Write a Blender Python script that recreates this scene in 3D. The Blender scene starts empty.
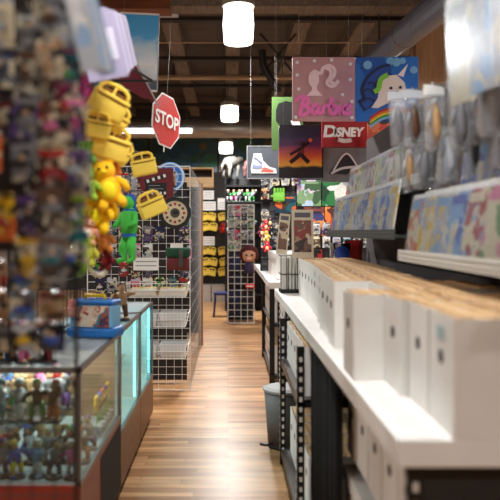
import bpy, bmesh, math, random
from mathutils import Vector, Matrix, Euler
random.seed(7)
SC = bpy.context.scene
COL = SC.collection
H = 1.54; F = 680.0; VX = 228.0; VY = 232.0
R = math.radians
def P(px, py, D):
    return Vector(((px-VX)*D/F, D, H-(py-VY)*D/F))
def XZ(px, py, D):
    p = P(px, py, D); return p.x, p.z
# ------------------------------------------------------------------ materials
MATS = {}
def nt(name):
    m = bpy.data.materials.new(name); m.use_nodes = True
    n = m.node_tree; b = n.nodes['Principled BSDF']
    return m, n, b
def s2l(c):
    return tuple((v/255/12.92 if v/255 <= .04045 else ((v/255+.055)/1.055)**2.4) for v in c)+(1,)
def mat(rgb, rough=.5, metal=0, bump=0, var=0, name=None):
    key = (tuple(rgb), rough, metal, bump, var)
    if key in MATS: return MATS[key]
    m, n, b = nt(name or 'mat_%d_%d_%d' % tuple(rgb))
    c = s2l(rgb)
    b.inputs['Base Color'].default_value = c
    b.inputs['Roughness'].default_value = rough
    b.inputs['Metallic'].default_value = metal
    tc = n.nodes.new('ShaderNodeTexCoord'); no = n.nodes.new('ShaderNodeTexNoise')
    no.inputs['Scale'].default_value = 12; n.links.new(tc.outputs['Object'], no.inputs['Vector'])
    mr = n.nodes.new('ShaderNodeMapRange'); v = var or .06
    mr.inputs['To Min'].default_value = 1-v; mr.inputs['To Max'].default_value = 1+v
    n.links.new(no.outputs['Fac'], mr.inputs['Value'])
    hs = n.nodes.new('ShaderNodeHueSaturation'); hs.inputs['Color'].default_value = c
    n.links.new(mr.outputs['Result'], hs.inputs['Value']); n.links.new(hs.outputs['Color'], b.inputs['Base Color'])
    if bump:
        bp = n.nodes.new('ShaderNodeBump'); bp.inputs['Strength'].default_value = bump
        n2 = n.nodes.new('ShaderNodeTexNoise'); n2.inputs['Scale'].default_value = 60
        n.links.new(tc.outputs['Object'], n2.inputs['Vector'])
        n.links.new(n2.outputs['Fac'], bp.inputs['Height']); n.links.new(bp.outputs['Normal'], b.inputs['Normal'])
    MATS[key] = m; return m
def art(cols, scale=14, rough=.35, detail=.35, seed=0):
    """printed picture: patches of the given colours, different on every object"""
    key = ('art', tuple(map(tuple, cols)), scale, rough, seed)
    if key in MATS: return MATS[key]
    m, n, b = nt('printed_art')
    N = n.nodes.new; L = n.links.new
    tc = N('ShaderNodeTexCoord'); oi = N('ShaderNodeObjectInfo')
    ml = N('ShaderNodeMath'); ml.operation = 'MULTIPLY'; ml.inputs[1].default_value = 37+seed
    L(oi.outputs['Random'], ml.inputs[0])
    ad = N('ShaderNodeVectorMath'); ad.operation = 'ADD'
    L(tc.outputs['Object'], ad.inputs[0]); L(ml.outputs[0], ad.inputs[1])
    wn = N('ShaderNodeTexNoise'); wn.inputs['Scale'].default_value = scale*.8; L(ad.outputs[0], wn.inputs['Vector'])
    mx = N('ShaderNodeMixRGB'); mx.inputs[0].default_value = .12
    L(ad.outputs[0], mx.inputs[1]); L(wn.outputs['Color'], mx.inputs[2])
    vo = N('ShaderNodeTexVoronoi'); vo.inputs['Scale'].default_value = scale; L(mx.outputs[0], vo.inputs['Vector'])
    sp = N('ShaderNodeSeparateColor'); L(vo.outputs['Color'], sp.inputs[0])
    cr = N('ShaderNodeValToRGB'); cr.color_ramp.interpolation = 'CONSTANT'
    e = cr.color_ramp.elements
    while len(e) < len(cols): e.new(.5)
    for i, c in enumerate(cols):
        e[i].position = i/len(cols); e[i].color = s2l(c)
    L(sp.outputs[0], cr.inputs[0])
    n3 = N('ShaderNodeTexNoise'); n3.inputs['Scale'].default_value = scale*4; L(ad.outputs[0], n3.inputs['Vector'])
    mr = N('ShaderNodeMapRange'); mr.inputs['To Min'].default_value = 1-detail; mr.inputs['To Max'].default_value = 1+detail
    L(n3.outputs['Fac'], mr.inputs['Value'])
    hs = N('ShaderNodeHueSaturation'); L(cr.outputs['Color'], hs.inputs['Color']); L(mr.outputs['Result'], hs.inputs['Value'])
    L(hs.outputs['Color'], b.inputs['Base Color']); b.inputs['Roughness'].default_value = rough
    MATS[key] = m; return m
def emis(rgb, s):
    key = ('em', tuple(rgb), s)
    if key in MATS: return MATS[key]
    m, n, b = nt('glowing'); b.inputs['Emission Color'].default_value = s2l(rgb); b.inputs['Emission Strength'].default_value = s
    b.inputs['Base Color'].default_value = s2l(rgb)
    MATS[key] = m; return m
def glass(tint=(225, 240, 240), refl=.1, rough=.03, milk=0.0):
    key = ('gl', tint, refl, rough, milk)
    if key in MATS: return MATS[key]
    m, n, b = nt('clear_glass'); n.nodes.remove(b)
    N = n.nodes.new; L = n.links.new
    tr = N('ShaderNodeBsdfTransparent'); tr.inputs['Color'].default_value = s2l(tint)
    gl = N('ShaderNodeBsdfGlossy'); gl.inputs['Roughness'].default_value = rough
    lw = N('ShaderNodeLayerWeight'); lw.inputs['Blend'].default_value = .25
    mr = N('ShaderNodeMapRange'); mr.inputs['To Min'].default_value = refl; mr.inputs['To Max'].default_value = min(1, refl+.35)
    L(lw.outputs['Fresnel'], mr.inputs['Value'])
    mx = N('ShaderNodeMixShader'); L(mr.outputs['Result'], mx.inputs[0]); L(tr.outputs[0], mx.inputs[1]); L(gl.outputs[0], mx.inputs[2])
    last = mx
    if milk:
        df = N('ShaderNodeBsdfDiffuse'); df.inputs['Color'].default_value = s2l((235, 238, 240))
        m2 = N('ShaderNodeMixShader'); m2.inputs[0].default_value = milk
        L(mx.outputs[0], m2.inputs[1]); L(df.outputs[0], m2.inputs[2]); last = m2
    L(last.outputs[0], n.nodes['Material Output'].inputs['Surface'])
    MATS[key] = m; return m
# ------------------------------------------------------------------ mesh builder
class MB:
    def __init__(s): s.v = []; s.f = []; s.m = []; s.fm = []
    def mi(s, m):
        if m not in s.m: s.m.append(m)
        return s.m.index(m)
    def add(s, vs, fs, m, M=None):
        k = len(s.v); i = s.mi(m)
        for v in vs:
            v = Vector(v); s.v.append(tuple(M @ v if M else v))
        for f in fs: s.f.append([a+k for a in f]); s.fm.append(i)
        return s
    def box(s, x0, x1, y0, y1, z0, z1, m, M=None):
        vs = [(x, y, z) for x in (x0, x1) for y in (y0, y1) for z in (z0, z1)]
        return s.add(vs, [(0,1,3,2),(4,6,7,5),(0,4,5,1),(2,3,7,6),(0,2,6,4),(1,5,7,3)], m, M)
    def rbox(s, c, d, r, m, M=None, seg=2):
        bm = bmesh.new(); bmesh.ops.create_cube(bm, size=1)
        for v in bm.verts: v.co = Vector((v.co.x*d[0], v.co.y*d[1], v.co.z*d[2]))+Vector(c)
        bmesh.ops.bevel(bm, geom=list(bm.edges), offset=r, segments=seg, affect='EDGES', profile=.5)
        bm.verts.index_update()
        s.add([v.co.copy() for v in bm.verts], [[v.index for v in f.verts] for f in bm.faces], m, M); bm.free(); return s
    def cyl(s, p0, p1, r0, m, r1=None, n=12, cap=True, M=None):
        p0 = Vector(p0); p1 = Vector(p1); r1 = r0 if r1 is None else r1
        d = (p1-p0).normalized(); a = d.orthogonal().normalized(); b = d.cross(a)
        vs = []
        for p, r in ((p0, r0), (p1, r1)):
            for i in range(n):
                t = 2*math.pi*i/n; vs.append(p+(a*math.cos(t)+b*math.sin(t))*r)
        fs = [(i, (i+1) % n, n+(i+1) % n, n+i) for i in range(n)]
        if cap: fs += [tuple(range(n))[::-1], tuple(range(n, 2*n))]
        return s.add(vs, fs, m, M)
    def tube(s, pts, r, m, n=6, M=None, rs=None):
        pts = [Vector(p) for p in pts]; vs = []; up = None
        for i, p in enumerate(pts):
            d = (pts[min(i+1, len(pts)-1)]-pts[max(i-1, 0)]).normalized()
            a = d.orthogonal().normalized() if up is None else (up-d*up.dot(d)).normalized()
            up = a; b = d.cross(a); rr = rs[i] if rs else r
            for k in range(n):
                t = 2*math.pi*k/n; vs.append(p+(a*math.cos(t)+b*math.sin(t))*rr)
        fs = []
        for i in range(len(pts)-1):
            for k in range(n): fs.append((i*n+k, i*n+(k+1) % n, (i+1)*n+(k+1) % n, (i+1)*n+k))
        fs += [tuple(range(n))[::-1], tuple(range((len(pts)-1)*n, len(pts)*n))]
        return s.add(vs, fs, m, M)
    def ell(s, c, r, m, M=None, nu=12, nv=8):
        vs = [(c[0], c[1], c[2]+r[2])]; 
        for j in range(1, nv):
            t = math.pi*j/nv
            for i in range(nu):
                u = 2*math.pi*i/nu
                vs.append((c[0]+r[0]*math.sin(t)*math.cos(u), c[1]+r[1]*math.sin(t)*math.sin(u), c[2]+r[2]*math.cos(t)))
        vs.append((c[0], c[1], c[2]-r[2])); e = len(vs)-1
        fs = [(0, 1+i, 1+(i+1) % nu) for i in range(nu)]
        for j in range(nv-2):
            for i in range(nu):
                a = 1+j*nu+i; b = 1+j*nu+(i+1) % nu; fs.append((a, a+nu, b+nu, b))
        fs += [(1+(nv-2)*nu+i, e, 1+(nv-2)*nu+(i+1) % nu) for i in range(nu)]
        return s.add(vs, fs, m, M)
    def prism(s, poly, y0, y1, m, M=None):
        """outline in x,z given thickness along y (front face at y0)"""
        n = len(poly); vs = [(x, y0, z) for x, z in poly]+[(x, y1, z) for x, z in poly]
        fs = [tuple(range(n)), tuple(range(n, 2*n))[::-1]]+[(i, n+i, n+(i+1) % n, (i+1) % n) for i in range(n)]
        return s.add(vs, fs, m, M)
    def ring(s, r0, r1, y0, y1, m, n=32, c=(0, 0), sx=1, sz=1):
        vs = []
        for y in (y0, y1):
            for r in (r0, r1):
                for i in range(n):
                    t = 2*math.pi*i/n; vs.append((c[0]+r*math.cos(t)*sx, y, c[1]+r*math.sin(t)*sz))
        fs = []
        for i in range(n):
            j = (i+1) % n
            fs += [(i, j, n+j, n+i), (2*n+i, 3*n+i, 3*n+j, 2*n+j), (n+i, n+j, 3*n+j, 3*n+i), (i, 2*n+i, 2*n+j, j)]
        return s.add(vs, fs, m)
    def mesh(s, name, smooth=False):
        me = bpy.data.meshes.new(name); me.from_pydata(s.v, [], s.f)
        for m in s.m: me.materials.append(m)
        me.polygons.foreach_set('material_index', s.fm)
        if smooth: me.polygons.foreach_set('use_smooth', [True]*len(s.f))
        me.update()
        bm = bmesh.new(); bm.from_mesh(me); bmesh.ops.recalc_face_normals(bm, faces=bm.faces); bm.to_mesh(me); bm.free()
        return me
# ------------------------------------------------------------------ object helpers
LABELS = {}
def link(name, data, loc=(0, 0, 0), rot=(0, 0, 0), parent=None, scale=(1, 1, 1)):
    o = bpy.data.objects.new(name, data); COL.objects.link(o)
    o.location = loc; o.rotation_euler = rot; o.scale = scale
    if parent: o.parent = parent
    return o
def tag(o, label, cat, group=None, kind=None):
    n = len(label.split())
    if not 4 <= n <= 16: print('LABEL LENGTH', n, label)
    if label in LABELS: print('DUP LABEL', label)
    LABELS[label] = 1
    o['label'] = label; o['category'] = cat
    if group: o['group'] = group
    if kind: o['kind'] = kind
    return o
def thing(name, label, cat, loc=(0, 0, 0), rot=(0, 0, 0), group=None):
    return tag(link(name, None, loc, rot), label, cat, group)
def solo(name, mb, label, cat, loc=(0, 0, 0), rot=(0, 0, 0), group=None, smooth=False, kind=None):
    me = mb if isinstance(mb, bpy.types.Mesh) else mb.mesh(name, smooth)
    return tag(link(name, me, loc, rot), label, cat, group, kind)
def part(root, name, mb, smooth=False, loc=(0, 0, 0), rot=(0, 0, 0), label=None):
    me = mb if isinstance(mb, bpy.types.Mesh) else mb.mesh(name, smooth)
    o = link(name, me, loc, rot, root)
    if label: o['label'] = label
    return o
def struct(name, mb, loc=(0, 0, 0), rot=(0, 0, 0)):
    o = link(name, mb.mesh(name), loc, rot); o['kind'] = 'structure'; return o
def spawn(name, proto, label, cat, loc, rot=(0, 0, 0), group=None, scale=1):
    """proto: list of (part name, mesh, [sub-parts], part label)"""
    o = thing(name, label, cat, loc, rot, group); o.scale = (scale,)*3
    for p in proto:
        c = link(p[0], p[1], parent=o)
        if len(p) > 3 and p[3]: c['label'] = p[3]
        for q in (p[2] if len(p) > 2 and p[2] else []): link(q[0], q[1], parent=c)
    return o
ORD = ['first', 'second', 'third', 'fourth', 'fifth', 'sixth', 'seventh', 'eighth', 'ninth', 'tenth', 'eleventh', 'twelfth',
       'thirteenth', 'fourteenth', 'fifteenth', 'sixteenth', 'seventeenth', 'eighteenth', 'nineteenth', 'twentieth']
# palette
PAL = {'white': (225, 225, 222), 'black': (22, 20, 22), 'red': (178, 28, 30), 'dark red': (105, 18, 24), 'orange': (225, 110, 40),
       'yellow': (240, 195, 30), 'green': (50, 150, 60), 'lime': (150, 200, 60), 'teal': (30, 110, 120), 'blue': (40, 90, 190),
       'light blue': (130, 180, 225), 'purple': (95, 60, 130), 'pink': (225, 110, 160), 'brown': (95, 62, 42), 'tan': (190, 150, 105),
       'grey': (125, 125, 130), 'silver': (185, 188, 195), 'navy': (28, 36, 80), 'cream': (232, 218, 185), 'magenta': (190, 40, 120)}
BLACK = mat((18, 17, 18), .45); STEEL = mat((24, 23, 25), .35, .3); WHITE = mat((236, 234, 230), .45, name='white_laminate')
CHROME = mat((200, 202, 205), .25, .8); WIREW = mat((232, 232, 228), .4); DARKW = mat((110, 105, 100), .5)
HOLE = mat((38, 28, 22), .9); KRAFT = mat((212, 176, 130), .8, 0, .2, .2); CARD = mat((232, 229, 224), .65, 0, .05)
# wood floor
def floor_mat():
    m, n, b = nt('hickory_planks'); N = n.nodes.new; L = n.links.new
    tc = N('ShaderNodeTexCoord'); br = N('ShaderNodeTexBrick')
    br.inputs['Scale'].default_value = 1; br.inputs['Brick Width'].default_value = .78; br.inputs['Row Height'].default_value = .066
    br.inputs['Mortar Size'].default_value = .0012; br.inputs['Bias'].default_value = 0
    br.inputs['Color1'].default_value = (0, 0, 0, 1); br.inputs['Color2'].default_value = (1, 1, 1, 1); br.inputs['Mortar'].default_value = (0, 0, 0, 1)
    br.offset = .37; br.offset_frequency = 3; br.squash = .7; br.squash_frequency = 2
    L(tc.outputs['Object'], br.inputs['Vector'])
    cr = N('ShaderNodeValToRGB'); e = cr.color_ramp.elements
    cs = [(0, (160, 112, 70)), (.2, (184, 133, 88)), (.45, (198, 147, 99)), (.7, (208, 158, 110)), (1, (216, 170, 122))]
    while len(e) < 5: e.new(.5)
    for i, (p, c) in enumerate(cs): e[i].position = p; e[i].color = s2l(c)
    L(br.outputs['Color'], cr.inputs[0])
    mp = N('ShaderNodeMapping'); mp.inputs['Scale'].default_value = (2.5, 45, 1); L(tc.outputs['Object'], mp.inputs[0])
    no = N('ShaderNodeTexNoise'); no.inputs['Scale'].default_value = 1; no.inputs['Detail'].default_value = 6; L(mp.outputs[0], no.inputs['Vector'])
    mp2 = N('ShaderNodeMapping'); mp2.inputs['Scale'].default_value = (1.6, 9, 1); L(tc.outputs['Object'], mp2.inputs[0])
    no2 = N('ShaderNodeTexNoise'); no2.inputs['Scale'].default_value = 1.3; L(mp2.outputs[0], no2.inputs['Vector'])
    mr = N('ShaderNodeMapRange'); mr.inputs['From Min'].default_value = .3; mr.inputs['From Max'].default_value = .7
    mr.inputs['To Min'].default_value = .72; mr.inputs['To Max'].default_value = 1.12; L(no.outputs['Fac'], mr.inputs['Value'])
    mr2 = N('ShaderNodeMapRange'); mr2.inputs['From Min'].default_value = .3; mr2.inputs['From Max'].default_value = .7
    mr2.inputs['To Min'].default_value = .7; mr2.inputs['To Max'].default_value = 1.1; L(no2.outputs['Fac'], mr2.inputs['Value'])
    mu = N('ShaderNodeMath'); mu.operation = 'MULTIPLY'; L(mr.outputs[0], mu.inputs[0]); L(mr2.outputs[0], mu.inputs[1])
    hs = N('ShaderNodeHueSaturation'); L(cr.outputs[0], hs.inputs['Color']); L(mu.outputs[0], hs.inputs['Value'])
    mo = N('ShaderNodeMixRGB'); mo.inputs[2].default_value = s2l((70, 40, 22)); L(br.outputs['Fac'], mo.inputs[0]); L(hs.outputs[0], mo.inputs[1])
    L(mo.outputs[0], b.inputs['Base Color'])
    b.inputs['Roughness'].default_value = .33; b.inputs['Specular IOR Level'].default_value = .32
    return m
def wood_mat(c1, c2, axis=(1, 14, 14), rough=.45, name='wood'):
    key = ('wood', c1, c2, axis)
    if key in MATS: return MATS[key]
    m, n, b = nt(name); N = n.nodes.new; L = n.links.new
    tc = N('ShaderNodeTexCoord'); mp = N('ShaderNodeMapping'); mp.inputs['Scale'].default_value = axis; L(tc.outputs['Object'], mp.inputs[0])
    no = N('ShaderNodeTexNoise'); no.inputs['Scale'].default_value = 2.2; no.inputs['Detail'].default_value = 5; L(mp.outputs[0], no.inputs['Vector'])
    cr = N('ShaderNodeValToRGB'); cr.color_ramp.elements[0].position = .3; cr.color_ramp.elements[1].position = .7
    cr.color_ramp.elements[0].color = s2l(c1); cr.color_ramp.elements[1].color = s2l(c2)
    L(no.outputs['Fac'], cr.inputs[0]); L(cr.outputs[0], b.inputs['Base Color']); b.inputs['Roughness'].default_value = rough
    MATS[key] = m; return m
def gradient_mat(stops, z0, z1, noise=0, nscale=4):
    """colours in bands over the height of a printed picture"""
    m, n, b = nt('printed_picture'); N = n.nodes.new; L = n.links.new
    tc = N('ShaderNodeTexCoord'); sx = N('ShaderNodeSeparateXYZ'); L(tc.outputs['Object'], sx.inputs[0])
    mr = N('ShaderNodeMapRange'); mr.inputs['From Min'].default_value = z0; mr.inputs['From Max'].default_value = z1; L(sx.outputs['Z'], mr.inputs['Value'])
    no = N('ShaderNodeTexNoise'); no.inputs['Scale'].default_value = nscale; no.inputs['Detail'].default_value = 4; L(tc.outputs['Object'], no.inputs['Vector'])
    ma = N('ShaderNodeMath'); ma.operation = 'MULTIPLY_ADD'; L(no.outputs['Fac'], ma.inputs[0]); ma.inputs[1].default_value = noise; L(mr.outputs[0], ma.inputs[2])
    mb_ = N('ShaderNodeMath'); mb_.operation = 'SUBTRACT'; L(ma.outputs[0], mb_.inputs[0]); mb_.inputs[1].default_value = noise/2
    cr = N('ShaderNodeValToRGB'); e = cr.color_ramp.elements
    while len(e) < len(stops): e.new(.5)
    for i, (p, c) in enumerate(stops): e[i].position = p; e[i].color = s2l(c)
    L(mb_.outputs[0], cr.inputs[0]); L(cr.outputs[0], b.inputs['Base Color']); b.inputs['Roughness'].default_value = .4
    return m
# ================================================================== THE SETTING
XL, XR, Y0, Y1, ZC = -5.2, 5.2, -3.0, 18.0, 4.8
m = MB(); m.box(XL, XR, Y0, Y1, -.1, 0, floor_mat()); struct('floor', m)
DECK = wood_mat((56, 48, 45), (84, 74, 68), (1, 12, 1), .8, 'ceiling_deck')
m = MB(); m.box(XL, XR, Y0, Y1, ZC, ZC+.1, DECK); struct('ceiling', m)
WALLM = mat((120, 105, 92), .8)
for nm, a in (('wall_left', (XL-.1, XL, Y0, Y1)), ('wall_right', (XR, XR+.1, Y0, Y1)), ('wall_front', (XL, XR, Y0-.1, Y0))):
    m = MB(); m.box(a[0], a[1], a[2], a[3], 0, ZC, WALLM); struct(nm, m)
m = MB(); m.box(XL, XR, Y1, Y1+.1, 0, ZC, mat((48, 44, 46), .8)); struct('wall_back', m)
PUR = wood_mat((88, 76, 66), (122, 106, 92), (14, 1, 14), .7, 'purlin_wood')
for i, x in enumerate((-4.4, -3.4, -2.55, -1.7, -.86, .08, 1.1, 2.05, 3.0, 3.9)):
    m = MB(); m.box(-.12, .12, 0, Y1-Y0, -.2, 0, PUR); struct('beam', m, (x, Y0, ZC))
DKB = mat((38, 31, 28), .7); CRB = mat((168, 145, 120), .6)
for y, z in ((9.7, 4.57), (11.9, 4.57), (14.1, 4.57), (16.2, 4.57)):
    m = MB(); m.box(XL, XR, -.06, .06, -.03, .03, DKB); struct('beam', m, (0, y, z))
m = MB(); m.cyl((XL, 0, 0), (XR, 0, 0), .048, CRB, n=12)
for k in range(6): m.cyl((-5+2*k, 0, 0), (-5+2*k, 0, .25), .01, DKB, n=6)
struct('trim_2', m, (0, 12.4, 4.36))
m = MB(); m.cyl((XL, 0, 0), (XR, 0, 0), .012, CRB, n=8); struct('trim_3', m, (0, 10.2, 4.38))
m = MB(); m.box(-.16, .16, 0, .9, -.02, 0, mat((190, 200, 228), .5)); m.box(-.06, .06, .3, .36, -.024, -.02, DKB); m.box(-.02, .02, .3, .6, -.024, -.02, DKB); struct('trim_4', m, (-.86, 8.95, 4.598))
REDB = wood_mat((92, 48, 24), (128, 72, 38), (1, 14, 14), .6, 'red_wood')
m = MB(); m.box(XL, -.72, -.15, .15, 0, .3, REDB); struct('beam', m, (0, 8.55, 4.3))
m = MB(); m.box(-.72, XR, -.15, .15, .0, .3, PUR); struct('beam', m, (0, 8.55, 4.33))
# thin diagonal cross braces between the ceiling beams
for x0, x1, y in ((.5, 1.05, 10.5), (1.05, .5, 10.5)):
    m = MB(); m.cyl((x0, y, 3.95), (x1, y, 4.6), .018, DKB, n=6); struct('trim_1', m)
# tan wooden pillar by the right wall
PIL = wood_mat((150, 112, 80), (186, 148, 112), (10, 10, 1), .6, 'pillar_wood')
m = MB(); m.box(-.2, .14, -.15, .15, 0, ZC-.2, PIL); m.box(.14, .2, -.16, .16, 0, ZC-.2, mat((176, 150, 122), .6)); struct('pillar', m, (2.62, 8.9, 0))
m = MB(); m.box(-.8, .8, 0, .05, 0, 3.9, wood_mat((140, 104, 76), (170, 132, 100), (1, 1, 10), .7)); struct('partition', m, (3.3, 9.3, 0))
# ducts
DUCT = mat((158, 150, 142), .32, .7)
m = MB(); m.cyl((XL, 0, 0), (XR, 0, 0), .19, DUCT, n=24)
for k in range(34): m.cyl((XL+.3*k, 0, 0), (XL+.3*k+.02, 0, 0), .2, DUCT, n=24)
for k in range(5): m.cyl((-4+2*k, 0, .19), (-4+2*k, 0, ZC-3.66), .01, DKB, n=6)
solo('air_duct', m, 'long round metal air duct crossing the room under the roof at the back', 'duct', (0, 14, 3.66), smooth=False)
a = P(462, -12, 5.5); b = P(374, 60, 9.6)
m = MB(); m.cyl((0, 0, 0), b-a, .15, mat((120, 128, 150), .35, .4), n=20); m.cyl((b-a)*.5, (b-a)*.51, .16, DUCT, n=20); m.cyl((b-a)*.2+Vector((0, 0, .1)), (b-a)*.2+Vector((0, 0, ZC-a.z-(b-a).z*.2)), .01, DKB, n=6); m.cyl((b-a)*.9+Vector((0, 0, .1)), (b-a)*.9+Vector((0, 0, ZC-a.z-(b-a).z*.9)), .01, DKB, n=6)
solo('air_duct', m, 'slanting blue-grey metal pipe duct above the unicorn sign on the right', 'duct', a)
m = MB(); m.tube([(0, 0, 0), (.02, 0, -.2), (.1, 0, -.35), (.22, .05, -.55)], .05, BLACK, n=8)
solo('ceiling_speaker', m, 'small black bracket with cable hanging between the ceiling beams', 'bracket', P(262, 50, 9))
# pendant lamps
def lamp(x, y, z, label, w=.33, power=75, h=.30):
    t = thing('pendant_lamp', label, 'lamp', (x, y, z), group='pendant lamps hanging down the middle of the store')
    m = MB(); 
    prof = [(w*.46, h), (w*.5, h*.5), (w*.46, 0)]
    n = 16
    vs = []
    for r, zz in prof:
        for k in range(n): vs.append((r*math.cos(2*math.pi*k/n), r*math.sin(2*math.pi*k/n), zz))
    fs = [(j*n+k, j*n+(k+1) % n, (j+1)*n+(k+1) % n, (j+1)*n+k) for j in range(2) for k in range(n)]+[tuple(range(2*n, 3*n))]
    m.add(vs, fs, emis((255, 250, 240), 5)); part(t, 'diffuser', m, True)
    m = MB(); m.cyl((0, 0, h+.002), (0, 0, h+.07), w*.53, mat((186, 184, 180), .35, .2), n=16); m.cyl((0, 0, h+.06), (0, 0, h+.19), w*.36, mat((150, 145, 140), .4, .5), w*.2, n=16)
    part(t, 'housing', m)
    m = MB(); m.tube([(-.06, 0, h+.14), (0, 0, h+.4), (0, 0, ZC-z)], .003, DARKW); m.tube([(.06, 0, h+.14), (0, 0, h+.4)], .003, DARKW); part(t, 'hanger', m)
    ld = bpy.data.lights.new('lamp_light', 'AREA'); ld.shape = 'DISK'; ld.size = w*1.2; ld.energy = power; ld.color = (1, .99, .975)
    lo = link('lamp_light', ld, (0, 0, -.03), (0, 0, 0), t)
    return t
lamp(.11, 7.2, 3.54, 'large nearest glowing pendant lamp at the top centre of the photo', h=.38, power=95)
lamp(.03, 12.5, 3.58, 'middle pendant lamp of the centre row, below and behind the largest one', power=150, h=.26)
lamp(-.05, 16.2, 3.42, 'farthest and smallest pendant lamp in front of the back murals', h=.24, power=130)
k = 0
for x in (-3.4, .12, 3.5):
    for y in (-1.6, 1.9, 5.0, 7.2, 12.5, 16.0):
        if abs(x) < 1 and y > 4 or x < 0 and y > 8: continue
        k += 1
        lamp(x, y, 3.55, 'pendant lamp outside the view, %s in the rows beside the centre aisle' % ORD[k-1], power=(22 if x < 0 else 48) if y < 3 else 80)
a = P(118, 131, 13.6); b = P(192, 131, 13.6)
t = thing('tube_lamp', 'long horizontal glowing tube lamp behind the STOP sign', 'lamp', a)
m = MB(); m.cyl((0, 0, 0), (b.x-a.x, 0, 0), .05, emis((250, 250, 255), 2.2), n=10); part(t, 'tube', m)
m = MB(); m.box(-.04, b.x-a.x+.04, -.05, .05, .052, .09, CHROME); m.cyl((.1, 0, .09), (.1, 0, ZC-a.z-.1), .004, DARKW, n=5); m.cyl((b.x-a.x-.1, 0, .09), (b.x-a.x-.1, 0, ZC-a.z-.1), .004, DARKW, n=5); part(t, 'fitting', m)
# ================================================================== PROTOTYPES
def art_of(a, b, c='white', scale=22): return art([PAL[a], PAL[b], PAL[c], PAL[a], PAL['black']], scale)
_pc = {}
def pack_proto(a, b, w=.1, h=.15, toy='red', parts=True):
    key = ('pack', a, b, w, h, toy)
    if key in _pc: return _pc[key]
    m = MB(); A = art_of(a, b, 'cream', 28)
    hw = w/2; m.prism([(-hw, -h), (hw, -h), (hw, -.012), (hw-.01, 0), (.015, 0), (.012, -.008), (-.012, -.008), (-.015, 0), (-hw+.01, 0), (-hw, -.012)], 0, .003, A)
    m.box(-hw*.9, hw*.9, -.001, .0, -h*.25, -h*.12, mat(PAL[b], .3))
    card = m.mesh('card')
    t = MB(); T = mat(PAL[toy], .4); T2 = mat(PAL[b], .4); s = min(w, h)
    cz = -h*.62
    t.ell((0, -.016, cz+s*.26), (s*.10, .012, s*.11), mat((215, 170, 135), .5)); t.rbox((0, -.014, cz+s*.02), (s*.3, .02, s*.3), .006, T)
    for sx in (-1, 1):
        t.cyl((sx*s*.16, -.014, cz+s*.13), (sx*s*.27, -.016, cz-s*.08), s*.05, T, n=8); t.cyl((sx*s*.08, -.014, cz-s*.12), (sx*s*.1, -.014, cz-s*.36), s*.06, T2, n=8)
    fig = t.mesh('figurine', False)
    bl = MB(); bl.rbox((0, -.016, cz-.002), (w*.76, .034, h*.62), .01, glass((245, 248, 250), .06, .12, .0)); blm = bl.mesh('blister')
    _pc[key] = [('card', card), ('blister', blm, [('figurine', fig)])]
    return _pc[key]
def fig_proto(a, b, skin=(205, 160, 125), kind=0):
    key = ('fig', a, b, kind, skin)
    if key in _pc: return _pc[key]
    A = mat(PAL[a], .4); B = mat(PAL[b], .4); S = mat(skin, .5)
    m = MB(); lean = .012*(kind-1)
    for sx in (-1, 1):
        m.tube([(sx*.012, 0, .062), (sx*.018, .004*kind, .035), (sx*.02, 0, .008)], 0, A, n=8, rs=[.013, .010, .009]); m.ell((sx*.02, -.005, .009), (.009, .015, .006), B)
        m.tube([(sx*.024, 0, .098), (sx*(.04+.004*kind), -.008, .082+.02*(kind if sx > 0 else 0)), (sx*.042, -.022, .072+.03*(kind if sx > 0 else 0))], 0, B, n=8, rs=[.010, .008, .007])
    m.tube([(0, 0, .058), (0, 0, .078), (lean, 0, .1), (lean, 0, .11)], 0, B, n=10, rs=[.018, .017, .024, .010])
    body = m.mesh('body', True)
    h = MB(); h.ell((lean, 0, .124), (.015, .016, .018), S); h.ell((lean, .004, .131), (.0165, .016, .014), A); h.ell((lean, -.016, .122), (.003, .004, .004), S)
    hd = h.mesh('head', True)
    bs = MB(); bs.cyl((0, 0, 0), (0, 0, .006), .034, BLACK, .03, n=20); bsm = bs.mesh('base')
    _pc[key] = [('body', body), ('head', hd), ('base', bsm)]
    return _pc[key]
def plush_proto(col, belly=(250, 225, 130), ear=0, feet=None):
    key = ('plush', tuple(col), tuple(belly), ear)
    if key in _pc: return _pc[key]
    A = mat(col, .9, 0, .4, .12); B = mat(belly, .9, 0, .4); F_ = mat(feet, .9) if feet else A
    m = MB(); m.ell((0, 0, -.15), (.06, .05, .07), A, nu=16, nv=10); m.ell((0, 0, -.055), (.055, .05, .05), A, nu=16, nv=10)
    for s in (-1, 1):
        m.tube([(s*.045, 0, -.11), (s*.08, -.01, -.14), (s*.09, -.02, -.175)], 0, A, n=10, rs=[.022, .02, .016])
        m.tube([(s*.03, 0, -.19), (s*.045, -.02, -.22), (s*.05, -.045, -.235)], 0, F_, n=10, rs=[.026, .026, .02])
        if ear == 0: m.ell((s*.04, 0, -.015), (.02, .012, .022), A)
        else: m.ell((s*.052, 0, -.03), (.026, .014, .026), A)
    body = m.mesh('body', True)
    h = MB(); h.ell((0, -.038, -.155), (.036, .02, .045), B); bel = h.mesh('belly_patch', True)
    e = MB()
    for s in (-1, 1): e.ell((s*.02, -.046, -.045), (.007, .006, .008), BLACK)
    e.ell((0, -.052, -.062), (.014, .01, .009), B); ey = e.mesh('face', True)
    lp = MB(); lp.tube([(0, 0, -.01), (.006, 0, .02), (0, 0, .04), (-.006, 0, .02), (0, 0, -.01)], .0015, WHITE, n=5); l_ = lp.mesh('hang_loop')
    _pc[key] = [('body', body), ('belly_patch', bel), ('face', ey), ('hang_loop', l_)]
    return _pc[key]
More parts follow.
